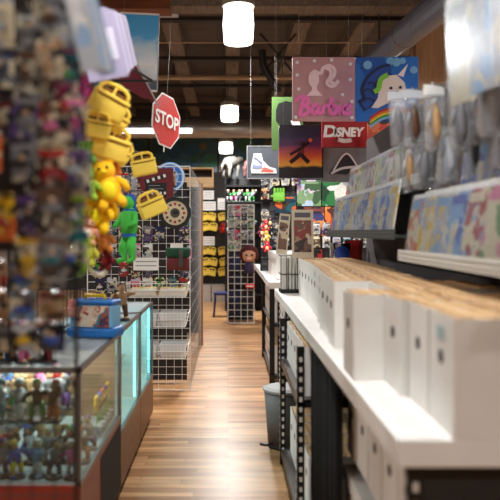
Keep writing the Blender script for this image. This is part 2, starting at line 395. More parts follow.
def block_proto():
    if 'block' in _pc: return _pc['block']
    Y = mat((255, 220, 88), .75, 0, .2, .08); D = mat((120, 78, 20), .8)
    m = MB(); m.rbox((0, 0, -.11), (.17, .08, .09), .012, Y, seg=3)
    m.rbox((0, 0, -.058), (.175, .085, .02), .008, Y); body = m.mesh('body', True)
    h = MB(); pts = [(-.07, 0, -.055), (-.066, 0, -.02), (-.045, 0, -.006), (0, 0, -.002), (.045, 0, -.006), (.066, 0, -.02), (.07, 0, -.055)]
    h.tube(pts, .011, Y, n=8); h.rbox((0, 0, -.03), (.012, .016, .05), .004, Y); hm = h.mesh('handle', True)
    s = MB(); s.box(-.055, -.01, -.012, .012, -.05, -.03, D); s.box(.01, .055, -.012, .012, -.05, -.03, D); 
    s.box(-.07, .07, -.0425, -.04, -.072, -.068, D); sm = s.mesh('slot')
    _pc['block'] = [('body', body), ('handle', hm), ('slot', sm)]
    return _pc['block']
def comic_proto(a, b, c, w=.17, h=.26, bag=True, sc=20):
    """front faces -Y, standing on z=0"""
    key = ('comic', a, b, c, w, h, bag)
    if key in _pc: return _pc[key]
    m = MB(); m.box(-w/2, w/2, 0, .004, 0, h, art([PAL[a], PAL[b], PAL[c], PAL[a], PAL['cream']], sc))
    m.box(-w/2+.012, w/2-.012, -.001, 0, h*.82, h*.95, mat(PAL[c], .3)); cov = m.mesh('cover')
    r = [('cover', cov)]
    if bag:
        g = MB(); g.box(-w/2-.006, w/2+.006, -.004, -.003, -.0, h+.02, glass((248, 250, 252), .04, .2, .03)); g.box(-w/2-.006, w/2+.006, .0045, .0055, 0, h+.02, WHITE)
        r.append(('bag', g.mesh('bag')))
    _pc[key] = r; return r
def box_mesh(w=.2, d=.42, h=.29, lid=False, hole=True, kraft=True, stripe=None):
    """comic box, short end (with the hand hole) at x=0 facing -X, width along y, standing on z=0"""
    key = ('cbox', w, d, h, lid, stripe)
    if key in _pc: return _pc[key]
    t = .004; m = MB()
    m.box(0, t, -w/2, w/2, 0, h, CARD); m.box(d-t, d, -w/2, w/2, 0, h, CARD)
    m.box(t, d-t, -w/2, -w/2+t, 0, h, CARD); m.box(t, d-t, w/2-t, w/2, 0, h, CARD); m.box(t, d-t, -w/2+t, w/2-t, 0, t, CARD)
    r = [('carton', m.mesh('carton'))]
    hm = MB(); hm.cyl((-.0015, 0, h*.63), (.001, 0, h*.63), .019, HOLE, n=20); hm.cyl((-.0022, 0, h*.63), (-.001, 0, h*.63), .014, mat((12, 9, 8), 1), n=20)
    r.append(('hand_hole', hm.mesh('hand_hole')))
    if lid:
        l = MB(); l.box(-.006, d+.006, -w/2-.004, w/2+.004, h-.005, h+.004, WHITE)
        l.box(-.006, -.002, -w/2-.004, w/2+.004, h-.05, h, WHITE); l.box(-.002, d+.006, -w/2-.004, -w/2-.001, h-.05, h, WHITE); l.box(-.002, d+.006, w/2+.001, w/2+.004, h-.05, h, WHITE)
        r.append(('lid', l.mesh('lid')))
    else:
        c = MB(); random.seed(int(w*1000+d*100)); x = .012
        while x < d-.012:
            c.box(x, x+.0085, -w/2+.0045, w/2-.0045, .01, h+.006-random.random()*.007, random.choice([KRAFT, KRAFT, KRAFT, mat((214, 178, 132), .8), mat((184, 142, 98), .8)])); x += .0095
        r.append(('paper_contents', c.mesh('paper_contents'), None, 'tan paper filling the open box'))
    if stripe:
        s = MB(); s.box(-.002, -.0005, *((-w/2+.07, w/2-.07, h*.78, h*.9) if stripe == 'silver' else (-w/2+.03, w/2-.03, h*.25, h*.42)), mat((170, 195, 198) if stripe == 'silver' else PAL[stripe], .6)); r.append(('sticker', s.mesh('sticker')))
    _pc[key] = r; return r
def grid_mesh(w, h, pitch, mt, r=.003, border=.006):
    m = MB(); n = int(round(w/pitch)); k = int(round(h/pitch))
    for i in range(n+1): m.cyl((i*w/n, 0, 0), (i*w/n, 0, h), border if i in (0, n) else r, mt, n=5)
    for j in range(k+1): m.cyl((0, 0, j*h/k), (w, 0, j*h/k), border if j in (0, k) else r, mt, n=5)
    return m.mesh('wire_grid')
def hook_mesh(l, mt=CHROME):
    key = ('hook', l)
    if key not in _pc: _pc[key] = MB().tube([(0, 0, .0), (0, -l+.01, 0), (0, -l, .012)], .0025, mt, n=5).mesh('hook')
    return _pc[key]
COLS = ['red', 'blue', 'yellow', 'green', 'purple', 'orange', 'pink', 'teal', 'grey', 'brown', 'silver', 'navy', 'cream', 'light blue', 'dark red', 'tan']
DARKS = ['brown', 'dark red', 'grey', 'navy', 'purple', 'tan', 'red', 'teal', 'orange', 'cream', 'blue', 'silver']
# ================================================================== LEFT SIDE
# --- black wire grid display facing the camera, Y = 2.4
rack = thing('wire_display_rack', 'black floor-standing wire grid rack full of hanging toys at the far left', 'rack', (-.79, 1.75, 0))
KR = .73
def near(x, y, z): return (x*KR, y*KR, H+(z-H)*KR)
part(rack, 'wire_grid', grid_mesh(.40, 2.24, .0575, BLACK, .0022))
m = MB(); m.box(-.01, .41, -.16, .16, 0, .02, BLACK); part(rack, 'foot', m)
m = MB(); m.box(0, .40, .02, .03, 1.49, 2.24, mat((58, 48, 50), .8)); part(rack, 'shade_board', m)  # dark board added to deepen the shade behind the hanging packs
random.seed(11)
rows = [2.40, 2.255, 2.11, 1.965, 1.82, 1.675, 1.53]
# colours of each row follow the photo: far left column first
rowcols = [[('tan', 'cream', 'tan'), ('silver', 'brown', 'brown'), ('silver', 'tan', 'silver'), ('grey', 'brown', 'dark red'), ('light blue', 'silver', 'white')],
           [('tan', 'orange', 'tan'), ('silver', 'cream', 'silver'), ('grey', 'silver', 'grey'), ('silver', 'grey', 'brown'), ('white', 'light blue', 'silver')],
           [('navy', 'blue', 'purple'), ('grey', 'navy', 'black'), ('grey', 'brown', 'brown'), ('brown', 'tan', 'tan'), ('magenta', 'teal', 'green')],
           [('tan', 'black', 'brown'), ('black', 'dark red', 'tan'), ('purple', 'grey', 'grey'), ('red', 'brown', 'pink'), ('purple', 'pink', 'magenta')],
           [('cream', 'pink', 'tan'), ('silver', 'orange', 'white'), ('black', 'grey', 'black'), ('brown', 'red', 'red'), ('grey', 'purple', 'silver')],
           [('tan', 'cream', 'tan'), ('orange', 'yellow', 'red'), ('black', 'purple', 'black'), ('black', 'brown', 'grey'), ('grey', 'lime', 'silver')],
           [('black', 'brown', 'dark red'), ('black', 'grey', 'tan'), ('brown', 'yellow', 'yellow'), ('grey', 'brown', 'teal'), ('lime', 'teal', 'blue')]]
rn = ['top', 'second', 'third', 'fourth', 'fifth', 'sixth', 'lowest']
cn = ['far left', 'left', 'middle', 'right', 'far right']
for ri, z in enumerate(rows):
    for ci in range(5):
        a, b, t = rowcols[ri][ci]
        l = .3+.2*random.random()
        if ci == 4: l *= .6
        x = -.80+.092*ci - (.0 if ci < 4 else .06) + random.uniform(-.02, .02)
        z = rows[ri]+random.uniform(-.03, .025)
        nx, ny, nz = near(x, 2.4, z); hk = part(rack, 'hook', hook_mesh(round(l*KR, 2)), loc=(nx+.79, 0, nz))
        for q in range(2):
            yy = 2.4-l+.035+.045*q
            if q == 1 and (ri+ci) % 2: continue
            spawn('blister_pack', pack_proto(a, b, *random.choice([(.086, .132), (.1, .15), (.075, .145), (.095, .12)]), t),
                  '%s and %s carded toy, %s row, %s hook%s of left rack' % (a, b, rn[ri], cn[ci], ', front one' if q == 0 else ', back one'),
                  'toy pack', near(x, yy, z+.002), (R(random.uniform(-3, 3)), R(random.uniform(-4, 4)), R(random.uniform(-12, 12))), 'carded toys on the left wire rack', KR)
# lower part of the rack: small toys hanging in front of the case end
low = [[('cream', 'brown', 'tan'), ('brown', 'dark red', 'red'), ('red', 'brown', 'orange'), ('silver', 'light blue', 'blue'), ('silver', 'grey', 'white')],
       [('brown', 'black', 'tan'), ('black', 'brown', 'brown'), ('tan', 'brown', 'cream'), ('light blue', 'grey', 'blue'), ('pink', 'brown', 'tan')],
       [('silver', 'brown', 'white'), ('silver', 'black', 'silver'), ('black', 'grey', 'silver'), ('black', 'silver', 'yellow'), ('navy', 'black', 'blue')]]
for ri, z in enumerate((1.44, 1.335, 1.23)):
    for ci in range(5):
        a, b, t = low[ri][ci]; x = -.995+.1*ci
        nx, ny, nz = near(x, 2.4, z); part(rack, 'hook', hook_mesh(.09), loc=(nx+.79, 0, nz))
        spawn('blister_pack', pack_proto(a, b, .09, .098, t), 'small %s and %s carded toy, %s low row, %s hook of left rack' % (a, b, ORD[ri], cn[ci]),
              'toy pack', near(x, 2.31, z+.002), (0, R(random.uniform(-5, 5)), R(random.uniform(-10, 10))), 'small carded toys low on the left wire rack', KR)
# blue-white long bags and lavender boards at top left
PALE = [mat((176, 205, 238), .5), mat((232, 238, 244), .5), mat((200, 212, 226), .5), mat((150, 185, 226), .5)]
for k, (px, py, D) in enumerate(((74, -30, 1.5), (80, -22, 1.58), (66, -34, 1.42), (86, -14, 1.66))):
    w = .042; hh = .22
    m = MB(); m.prism([(-w/2, -hh), (w/2, -hh), (w/2, -.012), (.01, 0), (-.01, 0), (-w/2, -.012)], 0, .006, PALE[k]); m.box(-w/2+.006, w/2-.006, -.001, 0, -.17, -.05, art([(235, 240, 245), (150, 190, 235), (200, 205, 215)], 14))
    o = solo('hanging_sheet', m, 'narrow pale blue sheet slanting at the top left, %s from the front' % ['second', 'third', 'first', 'fourth'][k], 'sheet', P(px, py, D), (0, R(-14), R(10)), 'narrow pale sheets at the top left')
    part(rack, 'hook', hook_mesh(round(1.75-D, 2)), loc=(P(px, py, D).x+.79, 0, P(px, py, D).z))
LAV = mat((190, 184, 208), .5); LAV2 = mat((168, 160, 190), .5)
lavr = thing('peg_rail', 'long black rail above the glass case carrying pale lavender sheets', 'rail', (-1.0, 2.45, 2.52))
m = MB(); m.cyl((.0, 0, 0), (.55, 1.6, -.08), .008, BLACK, n=8); m.cyl((.55, 1.6, -.08), (.1, 1.6, -.08), .008, BLACK, n=8); part(lavr, 'rail', m)
for k in range(6):
    D = 2.55+.17*k; p = P(93+3.5*k, 8+1.2*k, D)
    m = MB(); w = .15; hh = .27
    pr = [(-w/2, -hh), (w/2, -hh), (w/2, -.02), (w/4, 0), (0, -.012), (-w/4, 0), (-w/2, -.02)]
    m.prism(pr, 0, .006, LAV if k % 2 else LAV2); m.box(-w/2+.02, w/2-.02, -.001, 0, -.2, -.08, mat((214, 210, 228), .4))
    solo('lavender_sheet', m, 'pale lavender backing sheet hanging at upper left, %s from the front' % ORD[k], 'sheet', p, (0, R(-13), R(14)), 'lavender sheets at the upper left')
# --- wire grid above the case along the aisle (X=-.9)
g2 = thing('wire_grid_panel', 'black wire grid standing along the top of the glass display case', 'rack', (-.95, 2.95, .985), (0, 0, R(90)))
part(g2, 'wire_grid', grid_mesh(1.6, 1.45, .09, BLACK, .0028))
hx = MB()
def g2hook(p):
    l = round(p.x+.95, 2)
    o = part(g2, 'hook', hook_mesh(max(l, .05)), loc=(p.y-2.95, 0, p.z-.985)); return o
YE = (246, 202, 40); YE2 = (238, 186, 60)
pl = [ # px, py(top), D, colour, ear, scale, desc, tilt
 (118, 92, 2.95, 'B', (246, 205, 96), 1, 1.0, 'pale yellow plush toy at the top of the hanging yellow cluster', 25),
 (101, 97, 2.97, 'B', (236, 188, 84), 0, .8, 'ochre plush toy left of the topmost yellow one', -10),
 (116, 126, 3.0, 'B', (248, 206, 110), 1, 1.0, 'pale yellow plush toy hanging just under the top pair', 20),
 (103, 131, 2.98, 'B', (232, 180, 60), 0, .75, 'ochre yellow plush toy in the middle of the hanging cluster', 0),
 (101, 160, 2.99, (255, 196, 20), 0, .9, 'bright orange-yellow plush toy above the two lowest yellow ones', -15),
 (106, 178, 3.05, (255, 210, 20), 1, .95, 'vivid yellow plush toy on the right of the lower cluster', 12),
 (96, 188, 3.03, (250, 200, 10), 0, .85, 'vivid yellow plush toy lowest in the hanging cluster', -5),
 (89, 123, 2.98, (238, 200, 130), 0, .5, 'small cream plush toy at the left edge of the yellow cluster', -5),
 (112, 152, 3.05, (226, 140, 60), 0, .55, 'small orange plush toy tucked among the yellow toys', 5),
 (92, 217, 3.0, (226, 160, 130), 0, .5, 'small pink plush toy below the yellow cluster', 10),
 (101, 224, 3.07, (205, 130, 60), 0, .55, 'small brown and orange plush toy below the yellow cluster', -10),
 (89, 236, 3.0, (190, 190, 60), 0, .55, 'small olive yellow plush toy just above the blue toy case', 0),
 (107, 246, 3.1, (120, 20, 30), 0, .45, 'small dark red plush toy just above the blue toy case', 0),
 (86, 140, 2.96, (120, 180, 70), 1, .55, 'small leaf green plush toy hanging left of the yellow cluster', 5),
 (86, 168, 2.96, (150, 185, 50), 0, .6, 'lime green plush toy hanging below the leaf green one', -5),
 (77, 190, 2.96, (20, 90, 120), 0, .45, 'small deep teal plush toy at the left under the lime one', 0),
 (88, 76, 2.98, (200, 70, 150), 0, .55, 'small magenta plush toy just left of the top yellow toys', 0),
 (96, 78, 2.99, (120, 180, 190), 0, .45, 'small pale teal plush toy beside the magenta one', 0)]
bk = [(118, 86, 2.95, 25, .95, 'topmost'), (101, 92, 3.05, -14, .85, 'second highest, on the left,'), (122, 106, 3.1, 32, .8, 'right-hand'), (99, 112, 2.9, 8, .7, 'left-hand'),
      (117, 127, 3.0, 16, .95, 'lower right'), (102, 136, 3.12, -20, .75, 'lower left'), (127, 142, 3.2, 38, .7, 'lowest right-hand')]
for px, py, D, tl, s, lb in bk:
    p = P(px, py, D); g2hook(p)
    spawn('foam_block_toy', block_proto(), '%s blurred yellow foam block toy in the cluster over the case' % lb, 'foam toy', p, (R(12), R(tl), R(25)), 'yellow foam blocks clustered over the glass case', s)
for px, py, D, *rest in pl:
    if rest[0] == 'B': continue
    c, ear, s, lb, tl = rest
    p = P(px, py, D); g2hook(p)
    bl = (235, 225, 190) if 'cream' in lb or 'pink' in lb else tuple(min(255, int(v*1.12+10)) for v in c)
    spawn('plush_toy', plush_proto(c, bl, ear), lb, 'plush toy', p, (0, R(tl), R(random.uniform(-30, 30))), 'plush toys hanging over the glass case', s)
# white tusk-like ring toy and yellow banana-like strip
m = MB(); pts = [(.045*math.cos(R(a)), 0, .05*math.sin(R(a))) for a in range(170, 380, 15)]
m.tube(pts, .01, mat((240, 236, 225), .6), n=8, rs=[.004+.008*math.sin(math.pi*i/(len(pts)-1)) for i in range(len(pts))])
p = P(99, 264, 3.1); solo('curved_horn_toy', m, 'white curved horn-shaped toy hanging above the blue toy case', 'toy', p, smooth=True)
# yellow handle blocks
for px, py, D, rl, rz, s, lb in ((141, 153, 4.2, -12, 8, .9, 'yellow foam block toy with handle, upper of two hanging left of the red poster'),
                                (146, 193, 4.1, -24, 20, .95, 'yellow foam block toy with handle, lower of two, beside the round dial')):
    p = P(px, py, D); spawn('foam_block_toy', block_proto(), lb, 'foam toy', p, (0, R(rl), R(rz)), 'yellow foam blocks with handles', s)
    s_ = MB(); s_.tube([(0, 0, 0), (-.03, .0, .01), (-.95-p.x, 0, .02)], .003, CHROME, n=5)
    part(g2, 'hook', s_, loc=(p.y-2.95, .95+p.x*-1-1.9+.0, p.z-.985) if False else (p.y-2.95, -(p.x+.95), p.z-.985), rot=(0, 0, R(-90)))
# green plush (plain) with blue ribbon
G = mat((70, 190, 70), .8, 0, .3, .1); BL = mat((24, 90, 170), .7)
t = thing('plush_toy', 'slim bright green plush toy with blue ribbons hanging beside the yellow blocks', 'plush toy', P(129, 196, 3.9), (0, 0, R(-35)))
m = MB(); m.tube([(0, 0, -.06), (.0, 0, -.10), (0, 0, -.18), (0, 0, -.25)], 0, G, n=12, rs=[.02, .045, .05, .035]); m.ell((0, -.01, -.04), (.036, .04, .042), G)
for s in (-1, 1):
    m.tube([(s*.04, 0, -.10), (s*.065, -.02, -.15), (s*.055, -.06, -.175)], 0, G, n=8, rs=[.02, .018, .014])
    m.tube([(s*.02, 0, -.24), (s*.035, -.02, -.31), (s*.03, 0, -.36), (s*.04, -.05, -.375)], 0, G, n=8, rs=[.028, .024, .018, .014])
part(t, 'body', m, True)
m = MB(); m.cyl((0, 0, -.235), (0, 0, -.215), .042, BL, n=16); part(t, 'ribbon', m)
m = MB(); m.cyl((0, 0, -.075), (0, 0, -.09), .036, BL, n=16); part(t, 'ribbon', m)
m = MB(); m.ell((0, .012, -.018), (.036, .036, .032), BL); m.tube([(0, .04, -.03), (0, .05, -.1)], .012, BL); part(t, 'hood', m, True)
# --- glass display cases along the aisle
WOODC = wood_mat((92, 52, 34), (128, 82, 54), (1, 8, 8), .4, 'case_walnut'); FRAME = mat((120, 118, 116), .35, .6)
GL = glass((222, 236, 236), .07, .02)
TOPG = glass((205, 228, 232), .25, .04, .3)  # whitish milk mixed in to imitate the bright reflection on the case tops
def case(y0, y1, zb, label, base, interior, led=None, x0=-1.12, x1=-.62):
    t = thing('glass_display_case', label, 'display case', (x1, y0, 0), group='glass display cases along the left of the aisle')
    L = y1-y0; W = x1-x0
    m = MB(); m.box(-W, -.03, .01, L-.01, 0, .06, BLACK); m.box(-W, 0, 0, L, .06, zb, base); part(t, 'base_cabinet', m)
    m = MB(); m.box(-W+.01, -.01, .01, L-.01, zb, zb+.012, interior); part(t, 'display_deck', m)
    m = MB()
    for yy in (0, L-.016):
        for xx in (-W, -.016): m.box(xx, xx+.016, yy, yy+.016, zb, .955, FRAME)
    for zz in (.945,):
        m.box(-W, 0, 0, .018, zz, zz+.022, FRAME); m.box(-W, 0, L-.018, L, zz, zz+.022, FRAME); m.box(-.018, 0, 0, L, zz, zz+.022, FRAME); m.box(-W, -W+.018, 0, L, zz, zz+.022, FRAME)
    m.box(-.014, 0.002, 0, L, zb, zb+.018, FRAME); part(t, 'frame', m)
    m = MB(); m.box(-.008, -.004, .016, L-.016, zb+.012, .945, GL); part(t, 'front_glass', m)
    m = MB(); m.box(-W+.016, -.016, .004, .008, zb+.012, .945, GL); part(t, 'side_glass', m)
    m = MB(); m.box(-W+.018, -.018, .018, L-.018, .957, .963, TOPG); part(t, 'top_glass', m)
    m = MB(); m.box(-W+.02, -.1, .02, L-.02, zb+(.955-zb)*.52, zb+(.955-zb)*.52+.006, GL); part(t, 'glass_shelf', m)
    if led:
        m = MB()
        for yy in led: m.box(-.035, -.02, yy, yy+.02, zb+.03, .93, emis((150, 238, 245), 3.2))
        part(t, 'light_strip', m)
        m = MB(); m.box(-W+.008, -W+.012, .02, L-.02, zb+.013, .94, mat((206, 228, 222), .5)); part(t, 'back_panel', m)
        m = MB(); m.box(-W+.02, -.03, L-.012, L-.008, zb+.013, .94, mat((206, 228, 222), .5)); part(t, 'end_panel', m)
    else:
        BP = mat((150, 118, 94), .5); m = MB(); m.box(-W+.008, -W+.012, .02, L-.02, zb+.013, .94, BP); part(t, 'back_panel', m)
        m = MB(); m.box(-W+.02, -.03, L-.012, L-.008, zb+.013, .94, BP); part(t, 'end_panel', m)
    ld = bpy.data.lights.new('case_light', 'AREA'); ld.shape = 'RECTANGLE'; ld.size = W*.7; ld.size_y = L*.8; ld.energy = 5 if led else 9; ld.color = (.72, .97, 1) if led else (1, .93, .84)
    link('case_light', ld, (-W/2, L/2, .94), (0, 0, 0), t)
    return t
MIR = mat((205, 205, 210), .35)
REDW = wood_mat((112, 32, 22), (146, 50, 32), (1, 8, 8), .4, 'red_panel')
DARKC = mat((28, 18, 14), .8)
case(2.86, 3.92, .47, 'nearest glass case of toys with a red base at the lower left', REDW, MIR)
case(3.94, 4.82, .37, 'middle glass case with cyan lighting and walnut base', WOODC, mat((190, 225, 220), .4), led=(.76,))
case(4.84, 5.62, .36, 'farthest glass case with cyan lit corner, beside the basket rack', WOODC, mat((200, 235, 230), .4), led=(.70,))
m = MB(); m.box(-.003, .002, .45, 1.05, .07, .44, DARKC); part(bpy.data.objects['glass_display_case'], 'dark_opening', m)  # flat dark sheet painted in for the shade of an opening in the base
# case divider (dark back panel inside middle case)
# toys in the near case
random.seed(5)
fc = [('brown', 'grey'), ('tan', 'brown'), ('green', 'tan'), ('silver', 'pink'), ('red', 'silver'), ('white', 'light blue'), ('green', 'black'), ('purple', 'grey'), ('teal', 'silver'), ('cream', 'tan'),
      ('pink', 'red'), ('blue', 'blue'), ('navy', 'grey'), ('orange', 'brown'), ('yellow', 'blue'), ('white', 'grey')]
kk = 0
for lvl, z in enumerate((.482, .728)):
    for r_ in range(3):
        for c_ in range(6):
            a, b = fc[(kk*7+lvl*3) % len(fc)]; kk += 1
            x = -1.06+.078*c_+random.uniform(-.006, .006)
            if x > -.66: x = -.675
            if lvl == 1 and x > -.74: continue
            y = 2.93+.19*r_+random.uniform(-.01, .01)
            spawn('toy_figurine', fig_proto(a, b, kind=kk % 3), '%s and %s figurine on %s of near case, row %s, %s from left' % (a, b, ['the deck', 'the shelf'][lvl], ['one', 'two', 'three'][r_], ORD[c_]),
                  'figurine', (x, y, z), (0, 0, R(random.uniform(-60, 60))), 'figurines inside the near glass case', 1.15 if lvl == 0 else 1.25)
# flower like toys seen through the side glass
for k, (y, c, z) in enumerate(((3.52, 'yellow', .482), (3.6, 'blue', .482), (3.68, 'orange', .482), (3.76, 'purple', .482), (3.84, 'yellow', .482))):
    t = thing('flower_toy', '%s toy flower in a pot behind the aisle glass, %s from the front' % (c, ORD[k]), 'toy flower', (-.68, y, z), group='toy flowers inside the near glass case'); t.scale = (1.35,)*3
    m = MB(); m.cyl((0, 0, 0), (0, 0, .04), .02, mat(PAL['silver'], .4), .028, n=14); part(t, 'pot', m)
    m = MB(); m.tube([(0, 0, .04), (.005, 0, .08), (0, 0, .12)], .004, mat(PAL['green'])); m.ell((.016, 0, .07), (.014, .005, .006), mat(PAL['green'])); part(t, 'stem', m)
    m = MB()
    for q in range(6): m.ell((.0, .022*math.cos(q*math.pi/3), .125+.022*math.sin(q*math.pi/3)), (.007, .014, .014), mat(PAL[c]))
    m.ell((.004, 0, .125), (.01, .011, .011), mat(PAL['yellow'])); part(t, 'petals', m, True)
# toys inside middle and far case
for k in range(10):
    a, b = fc[(k*5+2) % len(fc)]
    y = 4.02+.16*k+(.08 if k > 4 else 0)
    spawn('toy_figurine', fig_proto(a, b, kind=k % 3), '%s and %s figurine inside the %s glass case, %s from the front' % (a, b, 'middle' if y < 4.8 else 'farthest', ORD[k]),
          'figurine', (-.85, y, .383 if y < 4.8 else .373), (0, 0, R(60)), 'figurines inside the cyan lit cases', 1.4)
# things on the near case: blue playset case with pictures
t = thing('toy_playset_case', 'blue toy case printed with small faces standing on the near glass case', 'toy case', (-.745, 3.66, .969), (0, 0, R(-15))); t.scale = (1.15,)*3
BLU = mat((36, 120, 205), .35); LB = mat((130, 195, 235), .35)
m = MB(); m.rbox((0, .06, .025), (.25, .12, .05), .015, BLU); m.rbox((0, .06, .1), (.22, .105, .11), .012, LB); m.rbox((0, .06, .165), (.225, .11, .022), .008, BLU); part(t, 'shell', m)
m = MB(); m.box(-.075, .095, .002, .0075, .052, .15, art([(235, 200, 175), (180, 90, 60), (240, 225, 205), (90, 60, 90), (235, 170, 150), (70, 130, 150)], 30)); part(t, 'picture_panel', m, label='printed panel of small round faces')
m = MB(); m.tube([(-.05, .06, .17), (-.05, .06, .195), (.05, .06, .195), (.05, .06, .17)], .009, mat(PAL['yellow'], .4), n=8); part(t, 'handle', m, True, label='yellow handle')
m = MB(); m.rbox((-.085, .0, .12), (.06, .02, .05), .009, mat((230, 160, 150), .5)); m.ell((-.085, -.004, .16), (.024, .012, .02), mat((235, 150, 150), .5)); part(t, 'badge', m)
# toys on case top behind rack
for k in range(7):
    a, b = [('grey', 'silver'), ('black', 'yellow'), ('navy', 'blue'), ('tan', 'brown'), ('pink', 'tan'), ('white', 'grey'), ('dark red', 'brown')][k]
    spawn('toy_figurine', fig_proto(a, b, kind=k % 3), '%s and %s figurine standing on top of the near case, %s from left' % (a, b, ORD[k]), 'figurine', (-1.09+.05*k, 2.98+.05*(k % 2), .969), (0, 0, R(20*k)), 'figurines on the near case top', 1.3)
# on the middle case: brown figure, white label
spawn('toy_figurine', fig_proto('brown', 'tan', kind=1), 'tall brown figurine standing on the middle glass case', 'figurine', (-.69, 4.4, .969), (0, 0, R(30)), None, 1.7)
# --- gridwall rack with baskets, Y = 6.63
gr = thing('wire_basket_rack', 'white wire grid rack with three baskets at the end of the glass cases', 'rack', (-.37, 6.63, 0))
GW = 1.0
WIREG = mat((150, 150, 150), .35, .5)
part(gr, 'wire_grid', grid_mesh(GW, 2.18, .0762, WIREW, .0025, .005), loc=(-GW, 0, 0))
part(gr, 'side_grid', grid_mesh(2.6, 2.18, .1524, mat((150, 150, 148), .4), .0014, .004), rot=(0, 0, R(90)))
m = MB(); m.box(-.03, .03, 2.6, 2.66, 0, 2.2, wood_mat((110, 74, 50), (140, 98, 66), (8, 8, 1), .5)); part(gr, 'end_post', m)
m = MB(); m.box(-.98, -.05, .32, .34, .03, 2.05, mat((34, 28, 30), .7)); part(gr, 'back_panel', m)  # dark sheet added to stand in for the darkness behind the grid
bin_g = glass((235, 238, 240), .12, .1, .75)
for k, z in enumerate((.36, .655, .93)):
    bx = MB(); w, d, h = .58, .30, .13
    for zz, e in ((0, .03), (h*.5, .012), (h, 0)):
        for a in (((-w+e, -d+e, zz), (-e, -d+e, zz)), ((-e, -d+e, zz), (-e, 0, zz)), ((-w+e, 0, zz), (-w+e, -d+e, zz)), ((-w+e, 0, zz), (-e, 0, zz))): bx.cyl(a[0], a[1], .0035, WIREW, n=5)
    for i in range(16):
        x = -.03-(w-.06)*i/15; bx.tube([(x*1.0, 0, 0), (x, -d+.03, 0), (x+(.0), -d, h)], .002, WIREW, n=4)
    for i in range(8):
        y = -d*i/7; bx.tube([(-w, y, h), (-w+.03, y, 0), (-.03, y, 0), (0, y, h)], .002, WIREW, n=4)
    part(gr, 'basket', bx, loc=(-.0, -.006, z))
    for q in range(2):
        xc = -.37-.15-.27*q
        if k < 2:
            m = MB(); m.add([(-.11, -.1, 0), (.11, -.1, 0), (.11, .1, 0), (-.11, .1, 0), (-.125, -.12, .12), (.125, -.12, .12), (.125, .12, .12), (-.125, .12, .12)],
                            [(0, 1, 2, 3), (0, 1, 5, 4), (1, 2, 6, 5), (2, 3, 7, 6), (3, 0, 4, 7)], bin_g)
            t = thing('plastic_bin', 'clear plastic bin on the %s in the %s basket of the wire rack' % (['right', 'left'][q], ['bottom', 'middle'][k]), 'bin', (xc, 6.47, z+.008), group='clear bins in the wire baskets')
            part(t, 'tub', m)
            m = MB(); m.rbox((0, 0, .04), (.19, .17, .06), .02, art([PAL['grey'], PAL['silver'], PAL['brown'], PAL['black']], 30)); o = part(t, 'small_goods', m); o['kind'] = 'stuff'
        else:
            for s_ in range(4):
                c = ['cream', 'yellow', 'tan', 'lime'][s_]
                m = MB(); m.box(-.12, .12, -.11, .11, 0, .018, art([PAL[c], PAL['cream'], PAL['yellow'], PAL['tan']], 24)); m.box(-.118, .118, -.112, -.11, .002, .016, WHITE)
                solo('magazine', m, '%s magazine lying %s in the %s stack of the top wire basket' % (c, ['lowest', 'second lowest', 'third', 'on top'][s_], ['right', 'left'][q]), 'magazine', (xc, 6.475, z+.01+.0182*s_), (0, 0, R(random.uniform(-4, 4))), 'magazines in the top wire basket')
# small cards on rack front
random.seed(21)
rr = [('navy', 'purple'), ('green', 'black'), ('dark red', 'brown'), ('grey', 'silver'), ('silver', 'white'), ('brown', 'red'), ('black', 'navy'), ('pink', 'silver'), ('teal', 'grey'), ('purple', 'grey')]
q = 0
for ri, z in enumerate((2.12, 1.95, 1.60, 1.43, 1.26, 1.10)):
    for ci in range(8):
        x = -.43-.115*ci
        a, b = rr[(ri*5+ci*3) % len(rr)]; q += 1
        if ri < 2 and ci < 1: continue
        if ri in (3, 4) and ci in (1, 2): continue
        if (ri+ci) % 7 == 3: continue
        part(gr, 'hook', hook_mesh(.08), loc=(x+.37, 0, z))
        spawn('blister_pack', pack_proto(a, b, .095, .15, rr[(q*3) % 10][1]), '%s and %s carded toy on the white wire rack, row %s, %s from right' % (a, b, ['one', 'two', 'three', 'four', 'five', 'six'][ri], ORD[ci]),
              'toy pack', (x, 6.56, z+.002), (0, 0, R(random.uniform(-10, 10))), 'carded toys on the white wire rack')
# green bagged items in the middle of the rack front
t = thing('plush_toy', 'dark green and maroon cloth toy with white tag on the white wire rack', 'plush toy', P(178, 243, 6.5))
m = MB(); m.rbox((0, 0, -.09), (.24, .06, .1), .03, mat((22, 66, 42), .8, 0, .2), seg=3); part(t, 'top', m, True)
m = MB(); m.rbox((0, 0, -.2), (.22, .06, .12), .03, mat((100, 34, 36), .8, 0, .2), seg=3); m.rbox((.03, -.035, -.15), (.04, .02, .16), .008, mat((60, 66, 60), .7)); part(t, 'bottom', m, True)
m = MB(); m.box(-.07, .05, -.036, -.032, -.045, -.0, WHITE); part(t, 'tag', m, label='white card tag')
# white price sign beside rack
m = MB(); m.box(-.12, .12, 0, .006, -.06, .06, WHITE); m.box(-.1, .1, -.001, 0, -.02, -.012, mat(PAL['grey'])); m.box(-.1, .1, -.001, 0, .02, .028, mat(PAL['grey']))
solo('price_card', m, 'white price card clipped low on the left of the white wire rack', 'sign', P(146, 264, 6.42))
